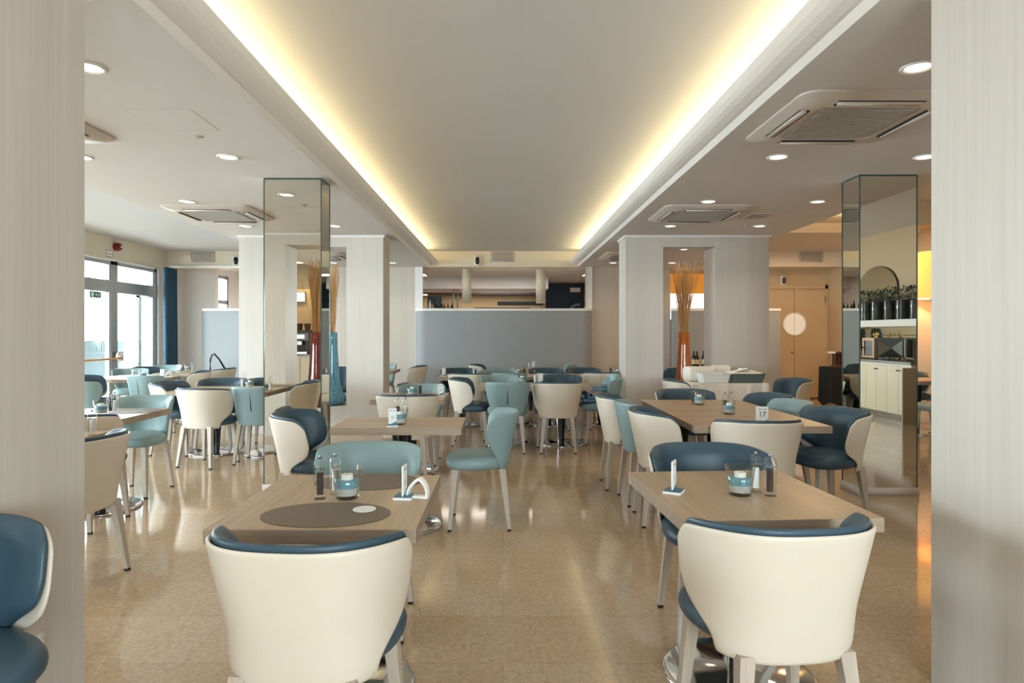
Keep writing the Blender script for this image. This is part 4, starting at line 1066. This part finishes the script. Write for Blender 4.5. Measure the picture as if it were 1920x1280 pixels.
bmo('end_panel', B((-.50,.33,1.155,1.18,0,.86)), greybox, t)
tag(bmo('wall_mirror', B((XR-.02, XR-.008, -2.0, .28, .96, 1.55)), mirror), 'long wall mirror above the buffet counter', 'mirror')
t = tag(bmo('tile_splashback', B((XR-.015, XR-.005, .30, 1.6, .95, 1.55), *[(XR-.02, XR-.015, .32+k*.12, .43+k*.12, .96+q*.12, 1.07+q*.12) for k in range(10) for q in range(5)]), greyp), 'grey tiled splashback beside the wall mirror', 'tiles')
t = thing('wall_shelf', 'thick white shelf above the buffet counter', 'shelf', (6.75, 0, 1.51)); bmo('board', B((-.17,.19,-2.0,1.6,0,.085)), trimw, t); bmo('ledge', B((-.18,.19,-2.0,1.6,.085,.115)), trimw, t)
for k in range(6):
    y = .52-.36*k; r = .12 if k % 2 else .11
    t = thing('plant_cylinder', 'dark glass cylinder of leafy cuttings on the white shelf, %s from the mirror end' % ('first','second','third','fourth','fifth','sixth')[k], 'potted plant', (6.76, y, 1.626), 0, 'plants on the white shelf')
    bmo('glass', lathe([(0,0),(r,0),(r,.44),(r-.004,.44),(r-.004,.01),(0,.01)], 32), tglass, t, smooth=True)
    bmo('pebbles', lathe([(0,.01),(r-.005,.01),(r-.005,.33),(0,.33)], 24), mat('dark_pebbles_%d' % k, (52,58,58), .12, noise=((30,30,6), .6)), t)
    bm = bmesh.new(); random.seed(40+k)
    for q in range(70):
        a = random.uniform(0, 2*PI); rr = random.uniform(0, .12); c = Vector((rr*math.cos(a), rr*math.sin(a), random.uniform(.36, .58)-rr*.4)); d = Vector((math.cos(a), math.sin(a), random.uniform(-.5,1))).normalized()*random.uniform(.04,.07)
        s_ = d.cross(Vector((random.random(),random.random(),.5))).normalized()*.02
        bm.faces.new([bm.verts.new(p) for p in (c, c+d*.5+s_, c+d, c+d*.5-s_)])
    me = bpy.data.meshes.new('leaves'); bm.to_mesh(me); bm.free(); link('leaves', me, plantm, t)
t = thing('arched_mirror', 'large arched wall mirror with a thin dark edge above the plants', 'mirror', (XR, -.9, 1.75))
arc = [(.62*math.cos(PI*k/24), .45+.42*math.sin(PI*k/24)) for k in range(25)]+[(-.62, 0), (.62, 0)]
bmo('edge', prism([(x*1.02, z*1.01) for x, z in arc], -.02, -.002, 0), dark, t); bmo('glass', prism(arc, -.026, -.018, 0), mirror, t)
# oven on the counter
t = thing('oven', 'stainless countertop oven with its door ajar on the buffet counter', 'oven', (6.60, -.15, .946))
bmo('body', B((-.24,.26,-.18,.18,.03,.37)), steel, t, bevel=.006)
bm = bmesh.new()
for a, b_ in (((-.20,.05),(.22,.05)), ((.22,.05),(.22,.33)), ((.22,.33),(-.20,.33)), ((-.20,.33),(-.20,.05))):
    bm.faces.new([bm.verts.new(p) for p in ((a[0], .184, a[1]), (b_[0], .184, b_[1]), (.01, .215, .19))])
me = bpy.data.meshes.new('stamped_cross'); bm.to_mesh(me); bm.free(); link('stamped_cross', me, steel, t)
bmo('vent_slots', B(*[(x, x+.022, .183, .187, .07+.024*k, .076+.024*k) for x in (-.225, .225) for k in range(11)]), dark, t)
bmo('front_frame', B((-.262,-.24,-.18,.18,.03,.06), (-.262,-.24,-.18,.18,.32,.37), (-.262,-.24,-.18,-.13,.06,.32), (-.262,-.24,.13,.18,.06,.32)), orangerail, t)
bmo('window', B((-.25,-.242,-.13,.13,.06,.32)), blackm, t); bmo('handle', B((-.30,-.262,-.165,-.145,.18,.21)), blackm, t, bevel=.004); bmo('rack_rail', tube([(-.24,-.17,.41),(.25,-.17,.41),(.25,.17,.41),(-.24,.17,.41),(-.24,-.17,.41)], .005, 6), steel, t)
for sx in (-.2,.2):
    for sy in (-.14,.14): bmo('foot', lathe([(0,0),(.015,0),(.012,.03),(0,.03)], 10), dark, t, loc=(sx, sy, 0))
t = thing('orchid_pot', 'small pot of orange orchids beside the oven', 'flowers', (6.82, -.55, .946))
bmo('pot', lathe([(0,0),(.04,0),(.055,.09),(.05,.09),(0,.08)], 20), white, t, smooth=True)
bm = bmesh.new(); tube([(0,0,.08),(-.03,.02,.25),(-.10,.04,.36)], .004, 5, bm); tube([(0,0,.08),(.02,-.05,.28),(-.02,-.16,.40)], .004, 5, bm); bmo('stems', bm, plantm, t)
bm = bmesh.new(); random.seed(3)
for q in range(9):
    c = Vector(random.choice(((-.10,.04,.36),(-.02,-.16,.40),(-.06,-.05,.42))))+Vector((random.uniform(-.04,.04), random.uniform(-.06,.06), random.uniform(-.03,.03)))
    for w in range(5):
        a = w*2*PI/5; d = Vector((.01, math.cos(a), math.sin(a)))*.03; s_ = Vector((0,-math.sin(a),math.cos(a)))*.012
        bm.faces.new([bm.verts.new(p) for p in (c, c+d*.6+s_, c+d, c+d*.6-s_)])
me = bpy.data.meshes.new('petals'); bm.to_mesh(me); bm.free(); link('petals', me, flowerm, t)

# ---------------------------------------------------------------- coffee corner behind the near left portal (seen in the mirror column)
struct('wall_front', B((-6.86, -2.9, -3.5, -3.4, 0, 2.4)), tanwall)
t = thing('coffee_counter', 'white coffee counter reflected in the left mirror column', 'counter', (-4.7, -2.95, 0))
bmo('carcass', B((-1.6,1.6,-.4,.3,0,.90)), trimw, t); bmo('worktop', B((-1.62,1.62,-.42,.33,.90,.94)), granite, t)
for k in range(5): bmo('door', B((-1.58+k*.635,-.96+k*.635,.30,.315,.08,.86)), cabinet, t, bevel=.003)
for k, x in enumerate((-4.95, -4.45)):
    t = thing('coffee_machine', 'dark coffee machine with bean hoppers, %s of the reflected pair' % ('left','right')[k], 'coffee machine', (x, -3.0, .941))
    bmo('body', B((-.2,.2,-.25,.1,.0,.52)), darkband, t, bevel=.012); bmo('front_panel', B((-.17,.17,.1,.115,.30,.46)), inkg, t, bevel=.004)
    bmo('display', B((-.08,.08,.115,.12,.34,.42)), led, t); bmo('drip_tray', B((-.17,.17,.1,.24,0,.05)), steel, t, bevel=.004)
    bmo('spout', B((-.05,.05,.1,.2,.20,.28)), steel, t, bevel=.006)
    for sx in (-.09,.09): bmo('bean_hopper', lathe([(0,.52),(.05,.52),(.075,.66),(.075,.67),(0,.67)], 20), brown, t, loc=(sx,-.08,0))
t = thing('wall_light', 'square white wall light above the coffee counter', 'light', (-4.62, -3.38, 2.22)); bmo('frame', B((-.13,.13,-.02,.03,-.12,.12)), alu, t, bevel=.004); bmo('panel', B((-.11,.11,.03,.035,-.10,.10)), led, t)
area('coffee_corner_lamp', (-4.6, -2.9, 2.95), (0,0,0), 1.6, .3, 22, (1,.78,.45))

# ---------------------------------------------------------------- lamp arm on the far left table
t = thing('black_gooseneck', 'black curved gooseneck fitting before the left partition end', 'lamp', (-5.58, 12.2, 0))
bmo('stand', tube([(0,0,0),(0,0,.70),(0,0,.88),(.03,0,.98),(.08,0,1.0),(.17,0,.90),(.28,0,.72)], .018, 8), blackm, t, smooth=True); bmo('base', lathe([(0,0),(.14,0),(.14,.02),(0,.025)], 24), blackm, t)
# ---------------------------------------------------------------- standing person seen only in the counter mirror
def skinned(name, verts, edges, radii, m, parent, root=0, lv=2):
    me = bpy.data.meshes.new(name); me.from_pydata(verts, edges, []); o = bpy.data.objects.new(name, me); COL.objects.link(o)
    md = o.modifiers.new('skin', 'SKIN')
    for i, r in enumerate(radii): me.skin_vertices[0].data[i].radius = r if isinstance(r, tuple) else (r, r)
    me.skin_vertices[0].data[root].use_root = True
    s = o.modifiers.new('sub', 'SUBSURF'); s.levels = lv; s.render_levels = lv
    dg = bpy.context.evaluated_depsgraph_get(); dg.update(); r = bpy.data.meshes.new_from_object(o.evaluated_get(dg))
    bpy.data.objects.remove(o); return link(name, r, m, parent, True)
t = thing('person', 'person in an open grey-green jacket and white shirt, reflected above the oven', 'person', (5.68, -3.35, 0), rad(-35))
V = [(0,0,.98),(0,0,1.12),(0,.0,1.30),(0,-.01,1.44),(0,.0,1.53),(0,.01,1.60),(0,.02,1.68),(0,.01,1.76)]; E = [(k,k+1) for k in range(7)]
R = [(.15,.095),(.13,.085),(.15,.09),(.11,.07),.055,(.065,.075),(.078,.095),(.06,.07)]
def limb(pts, rs, start):
    i0 = len(V); V.extend(pts); R.extend(rs); E.append((start, i0)); E.extend((i0+k, i0+k+1) for k in range(len(pts)-1)); return i0+len(pts)-1
for s in (-1, 1):
    h = limb([(s*.19,-.01,1.43),(s*.24,-.02,1.15),(s*.25,.05,.92),(s*.25,.07,.86)], [.048,.044,.034,(.022,.034)], 3)
    for q, (dx, ln) in enumerate(((-.022,.075),(-.008,.085),(.008,.082),(.022,.066))):
        limb([(s*.25, .07+dx, .82),(s*.25-s*.006, .072+dx*1.1, .82-ln*.55),(s*.25-s*.016, .076+dx*1.1, .82-ln)], [.010,.009,.0075], h)
    limb([(s*.24, .105, .845),(s*.235, .118, .80)], [.011,.009], h)
    limb([(s*.095,0,.88),(s*.10,.02,.50),(s*.105,-.01,.09),(s*.11,.12,.04)], [.095,.062,.042,(.038,.03)], 0)
body = skinned('body', V, E, R, skin, t)
bm = bmesh.new()
bmesh.ops.create_uvsphere(bm, u_segments=20, v_segments=14, radius=.092, matrix=Matrix.Translation((0,-.008,1.735)) @ Matrix.Diagonal((.95,1.08,1.0,1)))
for v in list(bm.verts):
    if v.co.y > .045 and v.co.z < 1.77: bm.verts.remove(v)
bmo('hair', bm, hairm, t, smooth=True)
bm = bmesh.new(); bmesh.ops.create_cone(bm, segments=8, radius1=.014, radius2=.005, depth=.035, matrix=Matrix.Translation((0,.105,1.675)) @ Matrix.Rotation(rad(-75),4,'X')); bmo('nose', bm, skin, t, smooth=True)
for s in (-1,1):
    bm = bmesh.new(); bmesh.ops.create_uvsphere(bm, u_segments=10, v_segments=8, radius=.012, matrix=Matrix.Translation((s*.03,.088,1.70))); bmo('eye', bm, dark, t, smooth=True)
    bm = bmesh.new(); bmesh.ops.create_uvsphere(bm, u_segments=10, v_segments=8, radius=.028, matrix=Matrix.Translation((s*.08,.01,1.685)) @ Matrix.Diagonal((.35,.7,1.1,1))); bmo('ear', bm, skin, t, smooth=True)
bmo('mouth', B((-.022,.022,.094,.100,1.640,1.648)), redp, t, bevel=.002)
def sleeve_verts(s): return [(s*.10,-.01,1.445),(s*.19,-.01,1.44),(s*.24,-.02,1.15),(s*.25,.05,.93)]
VV = [(0,0,.90),(0,0,1.12),(0,0,1.30),(0,-.01,1.43),(0,-.015,1.52)]; EE = [(0,1),(1,2),(2,3),(3,4)]; RR = [(.185,.125),(.17,.12),(.20,.13),(.18,.11),(.085,.075)]
for s in (-1,1):
    i0 = len(VV); VV += sleeve_verts(s)[1:]; RR += [.074,.060,.048]; EE += [(3,i0),(i0,i0+1),(i0+1,i0+2)]
skinned('jacket', VV, EE, RR, jacket, t)
bm = prism([(-.055,1.49),(.055,1.49),(.045,1.20),(0,.98),(-.045,1.20)], .118, .170, 1); bmo('shirt', bm, shirt, t, bevel=.01)
VV = [(0,0,.98),(0,0,.90)]; EE = [(0,1)]; RR = [(.175,.118),(.17,.12)]
for s in (-1,1):
    i0 = len(VV); VV += [(s*.095,0,.84),(s*.10,.02,.50),(s*.105,-.01,.10)]; RR += [.105,.078,.066]; EE += [(1,i0),(i0,i0+1),(i0+1,i0+2)]
skinned('trousers', VV, EE, RR, trouser, t)
for s in (-1,1): bmo('shoe', B((s*.11-.045,s*.11+.045,-.06,.20,0,.08)), dark, t, bevel=.025)
